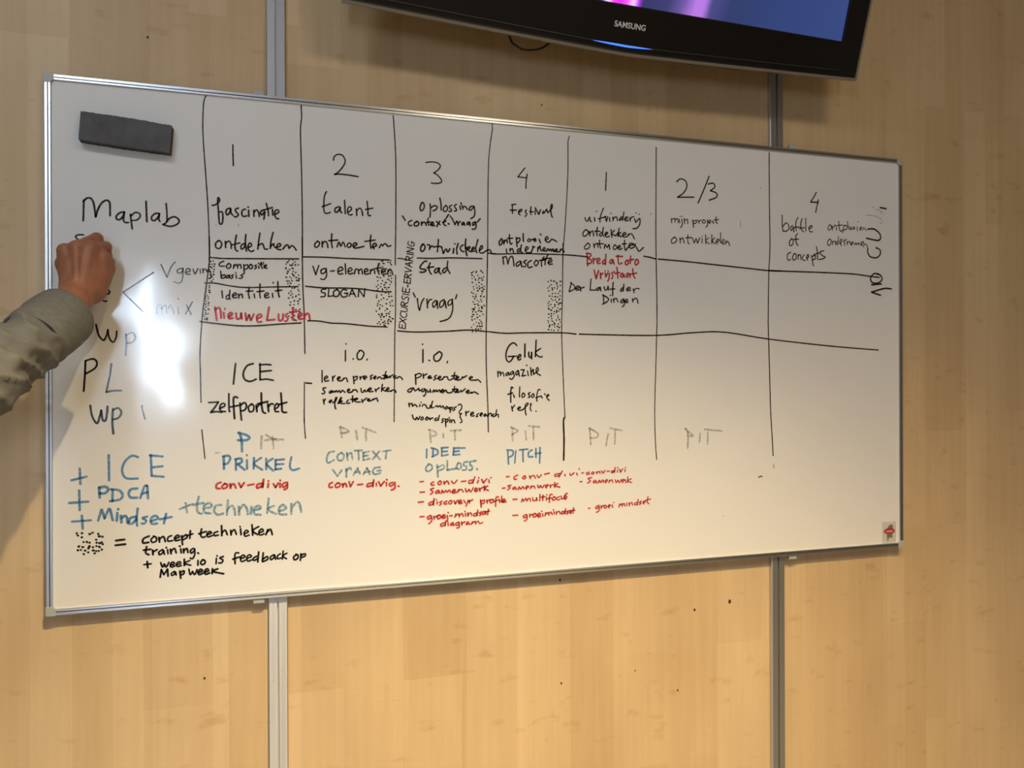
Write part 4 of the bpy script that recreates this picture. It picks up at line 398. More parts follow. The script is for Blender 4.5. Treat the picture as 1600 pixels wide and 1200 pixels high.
('dot_shading',None,'black',3.0,'8391 5599 8398 5609|8301 5684 8321 5700|8384 6156 8393 6177|8410 6358 8433 6355|8193 5629 8187 5644|8359 6325 8371 6342|8267 5447 8282 5438|8390 5389 8392 5393|8256 5919 8260 5918|8201 5818 8211 5819|8225 5539 8230 5540|8280 6193 8285 6194|8276 5381 8279 5378|8354 5507 8380 5498|8302 5759 8309 5758|8224 6701 8228 6700|8244 6108 8252 6101|8307 6070 8307 6074|8408 6279 8439 6274|8388 5443 8388 5447|8405 6568 8416 6559|8189 6467 8206 6455|8406 6050 8403 6056|8348 5894 8353 5894|8296 5493 8316 5506|8192 5880 8220 5872|8363 5641 8366 5638|8303 6347 8307 6343|8181 6615 8202 6619|8220 6221 8224 6218|8439 5764 8446 5765|8321 6623 8325 6623|8329 6519 8331 6523|8286 6421 8289 6418|8341 6467 8356 6464|8458 5968 8477 5953|8274 5812 8283 5811|8283 6684 8294 6707|8444 6319 8469 6320|8197 5377 8201 5374|8360 5726 8372 5726|8406 6429 8416 6423|8199 5425 8202 5422|8289 5585 8286 5588|8208 6154 8212 6153|8340 5953 8331 5967|8327 5427 8335 5443|8411 5554 8411 5565|8422 6225 8420 6228|8452 6597 8458 6592|8191 6551 8194 6549|8214 6035 8217 6033|8276 6511 8264 6536|8385 6097 8389 6095|8401 5940 8423 5919|8441 6679 8437 6695|8422 6519 8439 6523|8202 5760 8232 5752|8242 5984 8261 5979|8180 5703 8200 5712|8312 5990 8309 5993|8232 6312 8235 6315|8222 6368 8222 6373|8176 6663 8198 6681|8265 6151 8286 6149|8330 5838 8349 5846|8308 6277 8337 6291|8348 6567 8369 6559|8407 5890 8428 5907|8456 6149 8467 6159|8173 5472 8177 5477|8408 5495 8424 5512|8385 5831 8409 5827|8346 6038 8348 6042|8177 6246 8185 6240|8351 5557 8343 5574|8248 5657 8251 5660|8348 6386 8355 6385|8411 6713 8390 6731|8467 6384 8471 6385|8242 5857 8237 5887|8238 6586 8242 6584'),
('dot_shading',None,'black',3.2,'10066 6402 10073 6401|9983 5990 9987 5991|9993 6086 9997 6092|10250 5917 10280 5933|10002 6219 10011 6215|10077 5946 10075 5950|10172 6087 10194 6085|10202 5775 10206 5774|10048 5449 10051 5446|9976 5806 9997 5803|10174 5895 10186 5883|10106 5813 10110 5811|10259 5635 10262 5638|9972 6042 9969 6046|10204 6431 10208 6434|10126 5561 10129 5590|10070 5560 10067 5568|10036 6017 10037 6029|10119 5867 10124 5864|10085 6118 10089 6118|9987 6333 9984 6336|9967 6398 9964 6401|10227 5874 10227 5878|10213 5437 10202 5451|10071 6271 10080 6274|10129 6409 10133 6405|10045 6154 10049 6152|10203 6201 10206 6197|10208 5728 10213 5728|9976 6540 9979 6544|10256 6067 10289 6061|10220 6029 10236 6051|10235 5680 10250 5691|10063 5655 10073 5644|10189 6384 10194 6386|9967 5458 9987 5453|10146 6280 10154 6279|10125 5975 10130 5976|9965 5655 9969 5653|10135 6203 10156 6205|10188 5529 10209 5522|10126 6028 10143 6011|10009 6434 10005 6439|10163 5677 10171 5672|10006 5560 10016 5558|10106 5439 10115 5436|10070 6351 10080 6374|10104 6556 10126 6560|10267 6462 10271 6465|10217 6283 10221 6281|10183 6477 10188 6476|10127 5512 10128 5516|10055 5703 10059 5703|10045 6557 10049 6576|10110 5617 10123 5603|10177 5847 10169 5859|9985 5722 9982 5726|10213 5578 10211 5590|10261 6226 10262 6230|10048 6472 10047 6477|10035 5902 10057 5888|10233 6133 10257 6156|10166 6529 10192 6513|10045 5803 10052 5825|10258 6562 10285 6555|10257 6339 10263 6333|10071 6212 10074 6210|9999 5510 9998 5539|10233 5497 10252 5515|10143 6132 10147 6133|10042 5751 10052 5760|9975 5938 9996 5914|10205 5949 10205 5954|9975 5611 9979 5609'),
('dot_shading',None,'black',4.2,'515 1004 518 1004|494 1140 507 1139|768 1374 768 1377|591 1033 596 1034|428 1148 438 1162|623 1140 613 1154|825 1211 828 1209|730 1047 733 1048|466 1087 469 1085|827 1066 829 1074|614 1382 628 1380|484 1408 493 1405|776 1044 775 1048|703 1007 706 1006|413 1085 420 1084|578 1225 569 1239|413 1368 423 1363|398 1407 399 1410|730 1266 733 1265|845 1174 848 1172|618 1214 620 1217|599 1107 599 1122|483 1329 488 1325|662 1402 674 1405|737 1203 740 1211|734 1144 736 1141|841 1319 843 1316|781 1199 804 1194|777 1330 800 1325|779 1130 795 1119|513 1235 516 1234|537 1072 545 1069|671 1066 690 1060|674 1126 677 1124'),
]

def smooth_line(p, step=.0016):
    P = [Vector(q) for q in p]
    if len(P) == 2:
        return P
    out = []
    for i in range(len(P)-1):
        a, b, c, d = P[max(i-1,0)], P[i], P[i+1], P[min(i+2,len(P)-1)]
        n = max(2, int((c-b).length/step))
        for k in range(n):
            t = k/n
            out.append(.5*((2*b) + (c-a)*t + (2*a-5*b+4*c-d)*t*t + (3*b-a-3*c+d)*t*t*t))
    out.append(P[-1]); return out
irng = random.Random(3)
for idx, (nm, lab, col, wid, data) in enumerate(INK):
    V, F = [], []; yy = -.00025 - .00004*(idx % 9)
    for st in data.split('|'):
        q = list(map(int, st.split())); p = smooth_line([(q[i]*1e-4, q[i+1]*1e-4) for i in range(0, len(q), 2)])
        hw = wid*.0005*irng.uniform(.92, 1.06); n = len(p)
        L, Rr = [], []
        for i in range(n):
            t = p[min(i+1,n-1)] - p[max(i-1,0)]
            if t.length < 1e-7: t = Vector((1,0))
            t.normalize(); nn = Vector((-t.y, t.x))
            k = hw*(1 + .13*mnoise.noise((p[i].x*90, p[i].y*90, idx)))
            L.append(p[i]+nn*k); Rr.append(p[i]-nn*k)
        t0 = (p[1]-p[0]); t0 = t0.normalized() if t0.length > 1e-7 else Vector((1,0))
        t1 = (p[-1]-p[-2]); t1 = t1.normalized() if t1.length > 1e-7 else Vector((1,0))
        def arc(c, t, s):
            a0 = math.atan2(t.y, t.x)
            return [c + Vector((math.cos(a0+s+j*math.pi/4), math.sin(a0+s+j*math.pi/4)))*hw for j in range(1,4)]
        b = len(V); y = yy
        V += [(q_.x, y, q_.y) for q_ in L] + [(q_.x, y, q_.y) for q_ in Rr]
        F += [(b+i, b+i+1, b+n+i+1, b+n+i) for i in range(n-1)]
        e = len(V); V += [(q_.x, y, q_.y) for q_ in arc(p[-1], t1, -math.pi/2)]; F.append((b+2*n-1, e, e+1, e+2, b+n-1))
        e = len(V); V += [(q_.x, y, q_.y) for q_ in arc(p[0], t0, math.pi/2)]; F.append((b, e, e+1, e+2, b+n))
    me = bpy.data.meshes.new(nm); me.from_pydata(V, [], F); me.validate()
    o = link(nm, me, 'ink_'+col, surf)
    if lab: o['label'] = lab
# maker's sticker in the lower right corner
mat('clear_sticker', (.78,.75,.72), .25, alpha=.45); mat('sticker_red', (.42,.03,.03), .3); mat('sticker_grey', (.17,.16,.13), .4); mat('sticker_pale', (.62,.30,.27), .4)
sx, sz = 1.9485, .0275
st = MB().box(sx-.0225, sx+.0215, -.0006, -.0001, sz-.0265, sz+.0285).build('maker_sticker', 'clear_sticker', surf)
def flat(name, pts, y, m, parent):
    b = MB(); b.v = [(x, y, z) for x, z in pts]; b.f = [tuple(range(len(pts)))]; return b.build(name, m, parent)
st['label'] = 'small clear sticker with a grey and red emblem'
flat('emblem', [(sx-.006,sz-.024),(sx-.001,sz-.012),(sx+.009,sz-.014),(sx+.011,sz-.004),(sx-.008,sz-.004)], -.0008, 'sticker_grey', st)
flat('emblem', [(sx-.009,sz+.009),(sx+.011,sz+.009),(sx+.012,sz+.016),(sx+.007,sz+.022),(sx-.002,sz+.018)], -.0008, 'sticker_grey', st)
flat('emblem', [(sx+.018*math.cos(k*.2618), sz+.004+.0075*math.sin(k*.2618)) for k in range(24)], -.0010, 'sticker_red', st)
flat('emblem', [(sx+.013*math.cos(k*.2618), sz+.0035+.0028*math.sin(k*.2618)) for k in range(24)], -.0012, 'sticker_pale', st)
# ------------------------------------------------------------------ eraser
def felt():
    m = mat('grey_felt', (.075,.075,.078), .95, spec=.1)
    n = nd(m, 'ShaderNodeTexNoise', Scale=1.0, Detail=4.0); ln(m, objmap(m, (30,30,30)), n.inputs['Vector'])
    r_ = ramp(m, [(.3,(.095,.092,.094)), (.7,(.135,.135,.142))]); ln(m, n.outputs[0], r_.inputs[0]); ln(m, r_.outputs[0], bsdf(m).inputs['Base Color'])
    n2 = nd(m, 'ShaderNodeTexNoise', Scale=900.0); bump(m, n2.outputs[0], .3, .0005)
felt()
mat('felt_dark', (.035,.034,.035), .95)
er = thing('whiteboard_eraser', 'dark grey felt eraser stuck to the upper left of the whiteboard', 'eraser', (.1315, -.0006, Z0+.9065), (0, R(4.4), 0))
def wavy(x0, x1, z0, z1, y0, y1, seed):
    m_ = MB(); n = 60; rr = random.Random(seed); top = []; bot = []
    for i in range(n+1):
        x = x0+(x1-x0)*i/n; u = i/n
        top.append((x, z1 + .0006*rr.uniform(-1,1) + .0012*math.sin(u*3.1)))
        bot.append((x, z0 + .0004*rr.uniform(-1,1) - .0012*math.sin(u*3.3)))
    m_.prism(top + bot[::-1], lambda a,b,t: (a,t,b), y0, y1); return m_
wavy(-.0800, .0795, -.0265, .0275, -.0225, -.0105, 2).build('felt_pad', 'grey_felt', er, bev=.0012)
wavy(-.0795, .0800, -.0268, .0272, -.0105, -.0055, 4).build('felt_layer', 'felt_dark', er, bev=.0006)
wavy(-.0795, .0805, -.0266, .0270, -.0055, 0.0, 5).build('magnet_backing', 'grey_felt', er, bev=.0006)
# ------------------------------------------------------------------ television
mat('gloss_black', (.006,.006,.006), .07, spec=.55); mat('matt_black', (.018,.017,.017), .45); mat('housing_grey', (.06,.055,.055), .5)
mat('smoked_trim', (.20,.17,.13), .10, spec=.8); mat('logo_silver', (.62,.62,.62), .35, emit=(.5,.5,.5), estr=0.0)
mat('led_blue', (.05,.15,.6), .2, emit=(.06,.20,1.0), estr=1.3)
def screenmat():
    m = mat('lit_screen', (.005,.005,.006), .12)
    t = nd(m, 'ShaderNodeTexCoord'); sx_ = nd(m, 'ShaderNodeSeparateXYZ'); ln(m, t.outputs['Object'], sx_.inputs[0])
    n = nd(m, 'ShaderNodeTexNoise', Scale=1.0, Detail=3.0); ln(m, objmap(m, (9,9,5)), n.inputs['Vector'])
    a = nd(m, 'ShaderNodeMath', operation='MULTIPLY_ADD'); a.inputs[1].default_value = .05; ln(m, n.outputs[0], a.inputs[0]); ln(m, sx_.outputs[0], a.inputs[2])
    zz = nd(m, 'ShaderNodeMath', operation='MULTIPLY_ADD'); zz.inputs[1].default_value = -.12; ln(m, sx_.outputs[2], zz.inputs[0]); ln(m, a.outputs[0], zz.inputs[2])
    mr = nd(m, 'ShaderNodeMapRange'); mr.inputs['From Min'].default_value = -.6; mr.inputs['From Max'].default_value = .6; ln(m, zz.outputs[0], mr.inputs['Value'])
    def p(x): return (x+.6)/1.2
    BK = (.004,.004,.006)
    st_ = [(p(-.60),BK),(p(-.150),BK),(p(-.118),(.03,.05,.55)),(p(-.090),(.05,.08,.95)),(p(-.078),(.06,.05,.16)),(p(-.062),(.07,.03,.25)),
          (p(-.046),(1.0,.75,1.0)),(p(-.030),(1.0,.06,.95)),(p(-.010),(.75,.05,.85)),(p(.004),(1.0,.10,.95)),(p(.018),(1.0,.62,1.0)),(p(.032),(.5,.05,.9)),(p(.040),(.035,.04,.14)),
          (p(.100),(.05,.05,.17)),(p(.135),(.16,.10,.38)),(p(.165),(.50,.20,.80)),(p(.190),(.48,.20,.80)),(p(.212),(.07,.07,.24)),(p(.26),(.030,.048,.150)),(p(.40),(.032,.058,.200)),(p(.60),(.040,.070,.230))]
    rp = ramp(m, st_); ln(m, mr.outputs[0], rp.inputs[0])
    ln(m, rp.outputs[0], bsdf(m).inputs['Emission Color']); bsdf(m).inputs['Emission Strength'].default_value = 1.0
screenmat()
tv = thing('television', 'black flat screen television tilted forward above the whiteboard, showing blue and magenta light', 'television', (1.139, -.113, Z0+1.1450), (R(16.5), R(.90), 0))
TW, TH = .6035, .775
def zbot(x): return .0205*(abs(x)/TW)**1.15
def bezel_prof(inset, n=40):
    rc = .016; xs = [-TW+inset + (2*(TW-inset))*i/n for i in range(n+1)]
    bot = [(x, zbot(x)+inset) for x in xs]
    top = [(TW-inset, TH-inset-rc), (TW-inset-.3*rc, TH-inset-.3*rc), (TW-inset-rc, TH-inset), (-TW+inset+rc, TH-inset), (-TW+inset+.3*rc, TH-inset-.3*rc), (-TW+inset, TH-inset-rc)]
    return bot + top
SX0, SX1, SZ0, SZ1 = -.548, .548, .0960, .0960+.617
def ring(outer, y0, y1, hole=None):
    m_ = MB(); n = len(outer)
    m_.v = [(x, y0, z) for x, z in outer] + [(x, y1, z) for x, z in outer]
    m_.f = [(i, (i+1)%n, n+(i+1)%n, n+i) for i in range(n)] + [tuple(range(n,2*n))]
    if not hole: m_.f.append(tuple(range(n)))
    else:
        # front face: lower strip under the screen, then sides and top
        k = 41
        x0, x1, z0, z1 = hole; b = len(m_.v)
        m_.v += [(x0, y0, z0), (x1, y0, z0), (x1, y0, z1), (x0, y0, z1), (x0, y0+.006, z0), (x1, y0+.006, z0), (x1, y0+.006, z1), (x0, y0+.006, z1)]
        m_.f.append(tuple(range(0,k)) + (b+1, b))
        m_.f.append((k-1,) + tuple(range(k, k+3)) + (b+2, b+1))
        m_.f.append((k+2, k+3, b+3, b+2))
        m_.f.append((k+3, k+4, k+5, 0, b, b+3))
        m_.f += [(b,b+1,b+5,b+4),(b+1,b+2,b+6,b+5),(b+2,b+3,b+7,b+6),(b+3,b,b+4,b+7)]
    return m_
bz = ring(bezel_prof(.0), .0, .030, (SX0,SX1,SZ0,SZ1)).build('bezel', 'gloss_black', tv, bev=.003)
MB().box(SX0, SX1, .0055, .0065, SZ0, SZ1).build('screen', 'lit_screen', tv)
# smoked clear edge around the bezel
tp, ti = bezel_prof(-.0060), bezel_prof(.0008); n_ = len(tp); m_ = MB()
m_.v = [(x, y, z) for y in (.0015, .016) for pr in (tp, ti) for x, z in pr]
for i in range(n_):
    j = (i+1) % n_
    m_.f += [(i, j, n_+j, n_+i), (2*n_+i, 2*n_+j, 3*n_+j, 3*n_+i), (i, j, 2*n_+j, 2*n_+i), (n_+i, n_+j, 3*n_+j, 3*n_+i)]
m_.build('edge_trim', 'smoked_trim', tv, bev=.0015)
# raised line that runs along the lower lip, with the standby glow in its middle
m_ = MB(); m_.tube([(x, -.0012, zbot(x)+.0135) for x in [-.55+1.1*i/60 for i in range(61)]], .0016, 6); m_.build('lip_line', 'matt_black', bz, True)
m_ = MB(); m_.tube([(x, -.0024, zbot(x)+.0130) for x in [-.080+.140*i/20 for i in range(21)]], lambda t: .0022*max(.15, math.sin(math.pi*min(1,max(0,t)))**.6), 8); m_.build('power_light', 'led_blue', tv, True)
MB().box(-.50, .50, .030, .075, .06, .70).build('housing', 'housing_grey', tv, bev=.012)
hp = [(-.44,.034),(-.40,.017),(-.30,.011),(-.10,.004),(.10,.001),(.30,.006),(.42,.014),(.47,.034),(.47,.12),(-.44,.12)]
MB().prism(hp, lambda a,b,t: (a,t,b), .028, .060).build('speaker_cover', 'housing_grey', tv, bev=.004)
# tilting wall bracket, from the housing back to the wall
hb = tv.location.y
prof = [(.074,.10),(.074,.62),(.085+.62*.295-.02,.60),(.085+.10*.295+.015,.12)]
MB().prism(prof, lambda a,b,t: (t,a,b), -.20, .20).build('wall_bracket', 'matt_black', tv, bev=.004)
def lettering():
    cu = bpy.data.curves.new('brand_lettering', 'FONT'); cu.body = 'SAMSUNG'; cu.size = .026; cu.align_x = 'CENTER'; cu.extrude = .0004; cu.offset = .0005; cu.space_character = 1.02
    o = bpy.data.objects.new('brand_lettering', cu); C.objects.link(o)
    dg = bpy.context.evaluated_depsgraph_get(); me = bpy.data.meshes.new_from_object(o.evaluated_get(dg)); bpy.data.objects.remove(o); bpy.data.curves.remove(cu)
    return me
me = lettering()
xs = [v.co.x for v in me.vertices]; k = .0735/(max(xs)-min(xs))
for v in me.vertices: v.co = Vector((v.co.x*k, -v.co.z-.0006, v.co.y*k*1.02))
bl = link('brand_lettering', me, 'logo_silver', tv); bl.location = (.002, 0, .0495)
bl['label'] = 'silver brand lettering on the lower bezel'
# ------------------------------------------------------------------ loose cable
mat('cable_black', (.012,.010,.009), .5)
cpts = [(0.9078,-0.0350,1.2351),(0.8878,-0.0500,1.1851),(0.8921,-0.0500,1.1759),(0.8986,-0.0500,1.1635),(0.9095,-0.0500,1.1566),(0.9227,-0.0500,1.1514),(0.9404,-0.0500,1.1523),(0.9582,-0.0500,1.1563),(0.9739,-0.0500,1.1645),(0.9844,-0.0500,1.1750),(0.9822,-0.0500,1.1818),(0.9622,-0.0350,1.2418)]
cs = []
for i in range(len(cpts)-1):
    a, b, c, d = [Vector(cpts[j]) for j in (max(i-1,0), i, i+1, min(i+2, len(cpts)-1))]
    for k in range(6):
        t = k/6; cs.append(.5*((2*b)+(c-a)*t+(2*a-5*b+4*c-d)*t*t+(3*b-a-3*c+d)*t**3))
cs.append(Vector(cpts[-1]))
mb = MB().tube([(p.x, p.y, p.z+Z0) for p in cs], .0022, 10)
tag(mb.build('cable', 'cable_black', smooth=True), 'thin black cable loop hanging below the television', 'cable')
# ------------------------------------------------------------------ figure: signed distance fields turned into one skin
def surface_nets(field, origin, hs):
    nx, ny, nz = field.shape; s = field < 0
    cnt = np.zeros((nx-1,ny-1,nz-1), np.float32); acc = np.zeros((nx-1,ny-1,nz-1,3), np.float32)
    cor = [(i,j,k) for i in (0,1) for j in (0,1) for k in (0,1)]
    def sub(a, c): return a[c[0]:nx-1+c[0], c[1]:ny-1+c[1], c[2]:nz-1+c[2]]
    for a in cor:
        for ax in range(3):
            if a[ax]: continue
            b = tuple(1 if q == ax else a[q] for q in range(3))
            fa, fb = sub(field, a), sub(field, b); m = (fa < 0) != (fb < 0)
            t = np.where(m, fa/np.where(m, fa-fb, 1), 0)
            cnt += m
            for q in range(3): acc[..., q] += np.where(m, a[q] + (t if q == ax else 0), 0)
    act = cnt > 0; idx = -np.ones(act.shape, np.int64); idx[act] = np.arange(act.sum())
    I = np.argwhere(act); V = (I + acc[act]/cnt[act][:,None])*hs + np.array(origin)
    F = []
    for ax in range(3):
        u, v = (ax+1)%3, (ax+2)%3
        lo = [slice(None)]*3; hi = [slice(None)]*3; lo[ax] = slice(0,-1); hi[ax] = slice(1,None)
        sa, sb = s[tuple(lo)], s[tuple(hi)]; E = np.argwhere(sa != sb)
        ok = (E[:,u] > 0) & (E[:,v] > 0) & (E[:,u] < field.shape[u]-1) & (E[:,v] < field.shape[v]-1); E = E[ok]
        if not len(E): continue
        def cell(du, dv):
            q = E.copy(); q[:,u] -= du; q[:,v] -= dv; return idx[q[:,0], q[:,1], q[:,2]]
        Q = np.stack([cell(1,1), cell(0,1), cell(0,0), cell(1,0)], 1)
        fl = sa[E[:,0], E[:,1], E[:,2]]; Q[~fl] = Q[~fl][:, ::-1]
        F.append(Q)
    return V, np.concatenate(F)
def grid(lo, hi, hs):
    ax = [np.arange(lo[q], hi[q]+hs, hs, dtype=np.float32) for q in range(3)]
    return np.stack(np.meshgrid(*ax, indexing='ij'), -1)
def cone(P, a, b, ra, rb):
    a = np.array(a, np.float32); b = np.array(b, np.float32); d = b-a
    t = np.clip(((P-a)@d)/max(float(d@d), 1e-9), 0, 1)
    return np.linalg.norm(P-a-t[...,None]*d, axis=-1) - (ra+(rb-ra)*t)
def ell(P, c, r_, ax=None):
    q = P-np.array(c, np.float32)
    if ax is not None: q = q @ np.array(ax, np.float32).T
    r_ = np.array(r_, np.float32); k0 = np.linalg.norm(q/r_, axis=-1); k1 = np.linalg.norm(q/(r_*r_), axis=-1)
    return k0*(k0-1)/np.maximum(k1, 1e-6)
def smin(a, b, k):
    h_ = np.clip(.5+.5*(b-a)/k, 0, 1); return b+(a-b)*h_-k*h_*(1-h_)
def chain(P, pts, rads, k=.003):
    f = None
    for i in range(len(pts)-1):
        c = cone(P, pts[i], pts[i+1], rads[i], rads[i+1]); f = c if f is None else smin(f, c, k)
    return f
def mesh_of(name, parts):
    V, F, o = [], [], 0
    for v, f in parts: V.append(v); F.append(f+o); o += len(v)
    me = bpy.data.meshes.new(name); me.from_pydata(np.concatenate(V).tolist(), [], np.concatenate(F).tolist()); return me
def skinmat():
    m = mat('skin', (.42,.19,.11), .5, spec=.35)
    n = nd(m, 'ShaderNodeTexNoise', Scale=55.0, Detail=4.0); r_ = ramp(m, [(.3,(.27,.105,.056)), (.7,(.36,.150,.083))]); ln(m, n.outputs[0], r_.inputs[0]); ln(m, r_.outputs[0], bsdf(m).inputs['Base Color'])
    n2 = nd(m, 'ShaderNodeTexNoise', Scale=260.0, Detail=3.0); bump(m, n2.outputs[0], .25, .001)
    bsdf(m).inputs['Subsurface Weight'].default_value = .08; bsdf(m).inputs['Subsurface Radius'].default_value = (.008,.003,.002)
skinmat()
def cloth(name, ca, cb, sc=900):
    m = mat(name, ca, .85, spec=.2)
    n = nd(m, 'ShaderNodeTexNoise', Scale=18.0, Detail=3.0); r_ = ramp(m, [(.3,ca), (.7,cb)]); ln(m, n.outputs[0], r_.inputs[0]); ln(m, r_.outputs[0], bsdf(m).inputs['Base Color'])
    n2 = nd(m, 'ShaderNodeTexNoise', Scale=sc, Detail=1.0); bump(m, n2.outputs[0], .2, .0006)
cloth('grey_cotton', (.132,.127,.115), (.162,.156,.142)); cloth('dark_denim', (.03,.035,.05), (.045,.05,.07)); mat('shoe_leather', (.03,.022,.016), .4); mat('hair_brown', (.06,.04,.028), .6)
mat('shirt_button', (.55,.52,.46), .3); mat('eye_white', (.8,.78,.75), .2); mat('iris_dark', (.05,.03,.02), .15)
def hand_field(P, M):
    """M: dict of joints"""
    f = None
    for a, b, ra, rb in M['palm']:
        c = cone(P, a, b, ra, rb); f = c if f is None else smin(f, c, .012)
    g = None
    for pts, rads in M['fingers']:
        c = chain(P, pts, rads, .004); g = c if g is None else smin(g, c, .0022)
    f = smin(f, g, .007)
    for a, b, ra, rb in M.get('ridges', ()): f = smin(f, cone(P, a, b, ra, rb), .006)
    return f
RH = dict(palm=[((.040,-.178,1.525),(.066,-.104,1.588),.029,.029),
    ((.053,-.100,1.602),(.041,-.088,1.665),.018,.0125), ((.065,-.104,1.602),(.062,-.097,1.670),.019,.0125), ((.077,-.099,1.600),(.083,-.089,1.671),.019,.012), ((.086,-.089,1.597),(.101,-.076,1.659),.019,.0115),
    ((.055,-.086,1.60),(.034,-.062,1.645),.021,.014), ((.084,-.080,1.596),(.101,-.062,1.640),.023,.018), ((.066,-.084,1.605),(.070,-.076,1.655),.022,.020)],
  fingers=[([(.041,-.088,1.665),(.047,-.050,1.678),(.053,-.028,1.682),(.060,-.016,1.678)],[.0122,.0102,.0085,.0070]),
    ([(.062,-.097,1.670),(.086,-.054,1.6955),(.084,-.030,1.684),(.073,-.020,1.670)],[.0125,.0108,.0088,.0072]),
    ([(.083,-.089,1.671),(.101,-.052,1.681),(.099,-.028,1.668),(.086,-.021,1.653)],[.0118,.0100,.0084,.0070]),
    ([(.101,-.076,1.657),(.106,-.046,1.654),(.103,-.025,1.641),(.092,-.018,1.632)],[.0110,.0090,.0075,.0064]),
    ([(.034,-.062,1.645),(.029,-.042,1.664),(.045,-.024,1.679)],[.0140,.0110,.0085])],
  ridges=[((.066,-.122,1.612),(.063,-.108,1.668),.004,.0045), ((.076,-.117,1.612),(.083,-.099,1.668),.004,.0045), ((.056,-.114,1.612),(.041,-.098,1.667),.003,.004)])
def make_hand(M, lo, hi, hs=.002):
    P = grid(lo, hi, hs); return surface_nets(hand_field(P, M), lo, hs)
DX, DY = -.02, .0
person = thing('person', 'person in a grey long-sleeved shirt reaching in from the left, writing on the whiteboard', 'person', (-.48+DX,-.60+DY,0))
off = Vector((.48,.60,0))
def loc0(v): v = np.array(v, float); v[:,0] += .48; v[:,1] += .60; return v
def wl(x, y, z): return (x-DX, y-DY, z)     # room position -> the figure's own frame
SH_R, EL_R = (-.29,-.50,1.435), wl(-.030,-.366,1.418)
hd = np.array((-.455,-.52,1.625)); fwd = np.array((.74,.67,0.)); fwd /= np.linalg.norm(fwd); rgt = np.array((fwd[1],-fwd[0],0)); upv = np.array((0,0,1.)); AX = [rgt, fwd, upv]
def hp_(r_, f_, u_): return tuple(hd + rgt*r_ + fwd*f_ + upv*u_)
def head_field(P):
    f = ell(P, hp_(0,-.012,.03), (.073,.092,.088), AX)
    f = smin(f, ell(P, hp_(0,.022,-.045), (.054,.066,.062), AX), .03)
    f = smin(f, cone(P, hp_(0,.062,-.088), hp_(0,.045,-.085), .018, .03), .02)      # chin
    f = smin(f, cone(P, hp_(0,.082,.022), hp_(0,.103,-.014), .008, .013), .012)      # nose
    for s in (-1,1):
        f = smin(f, ell(P, hp_(s*.032,.070,-.014), (.022,.018,.016), AX), .015)       # cheek
        f = smin(f, cone(P, hp_(s*.012,.084,.036), hp_(s*.045,.070,.036), .007, .006), .01)   # brow
        f = np.maximum(f, -(ell(P, hp_(s*.031,.094,.016), (.016,.014,.010), AX)) - .0) if False else -smin(-f, ell(P, hp_(s*.031,.092,.016), (.017,.014,.011), AX), .008)
        e = ell(P, hp_(s*.078,-.008,.0), (.007,.018,.030), AX); f = smin(f, e, .006)  # ear
    f = smin(f, ell(P, hp_(0,.080,-.050), (.024,.012,.006), AX), .005)               # lips
    f = smin(f, ell(P, hp_(0,.078,-.060), (.020,.012,.006), AX), .004)
    f = smin(f, cone(P, hp_(0,-.02,-.06), (-.465,-.56,1.44), .056, .064), .03)        # neck
    return f
lo, hi = (-.60,-.68,1.40), (-.31,-.36,1.76)
P = grid(lo, hi, .005); parts = [surface_nets(head_field(P), lo, .005)]
def body_field(P, g=0.0, legs=True):
    f = ell(P, (-.475,-.585,1.27), (.175+g,.105+g,.20+g))
    f = smin(f, ell(P, (-.478,-.59,1.05), (.155+g,.10+g,.16+g)), .08)
    f = smin(f, ell(P, (-.48,-.60,.93), (.165+g,.115+g,.12+g)), .06)
    f = smin(f, cone(P, (-.315,-.52,1.425), (-.62,-.62,1.415), .055+g, .055+g), .06)
    return f
def legs_field(P, g=0.0):
    f = ell(P, (-.48,-.60,.93), (.160+g,.112+g,.11+g))
    for s in (-1,1):
        f = smin(f, chain(P, [(-.48+s*.085,-.60,.90), (-.48+s*.10,-.575,.50), (-.48+s*.105,-.61,.085)], [.085+g,.058+g,.042+g], .03), .04)
    return f
LA = [(-.63,-.615,1.41), (-.70,-.60,1.13), (-.675,-.49,.90)]
lo, hi = (-.83,-.80,.02), (-.18,-.36,1.52)
P = grid(lo, hi, .010)
f = smin(smin(body_field(P), legs_field(P), .03), chain(P, LA, [.050,.040,.030], .02), .03)
f = smin(f, chain(P, [SH_R, EL_R], [.046,.036], .02), .03)
parts.append(surface_nets(f, lo, .010))
# left hand hanging at the side
w0 = np.array(LA[2]); dn = np.array((.02,.10,-.99)); dn /= np.linalg.norm(dn); px_ = np.array((.15,.98,.10)); px_ -= dn*(px_@dn); px_ /= np.linalg.norm(px_); nz_ = np.cross(dn, px_)
def lh(a, b, c): return tuple(w0 + px_*a + dn*b + nz_*c)
LHM = dict(palm=[(tuple(w0-dn*.10), lh(0,.0,0), .034, .027)] + [(lh(x_*.7,.015,0), lh(x_,.085,0), .017, .012) for x_ in (.030,.010,-.010,-.029)] + [(lh(.022,.02,.004), lh(.045,.055,.012), .018, .013)],
  fingers=[([lh(x_,.085,0), lh(x_,.085+l*.45,.008), lh(x_*.95,.085+l*.76,.020), lh(x_*.9,.085+l*.95,.034)], [.011,.0095,.0085,.007]) for x_, l in ((.030,.078),(.010,.088),(-.010,.082),(-.029,.064))] + [([lh(.045,.055,.012), lh(.056,.088,.018), lh(.054,.112,.026)], [.0125,.0105,.008])])
lo, hi = (-.76,-.58,.68), (-.58,-.40,1.01); parts.append(make_hand(LHM, lo, hi, .003))
lo, hi = (-.004,-.20,1.49), (.145,-.004,1.725); v, q = make_hand(RH, lo, hi, .0021); parts.append((v-np.array((DX,DY,0)), q))
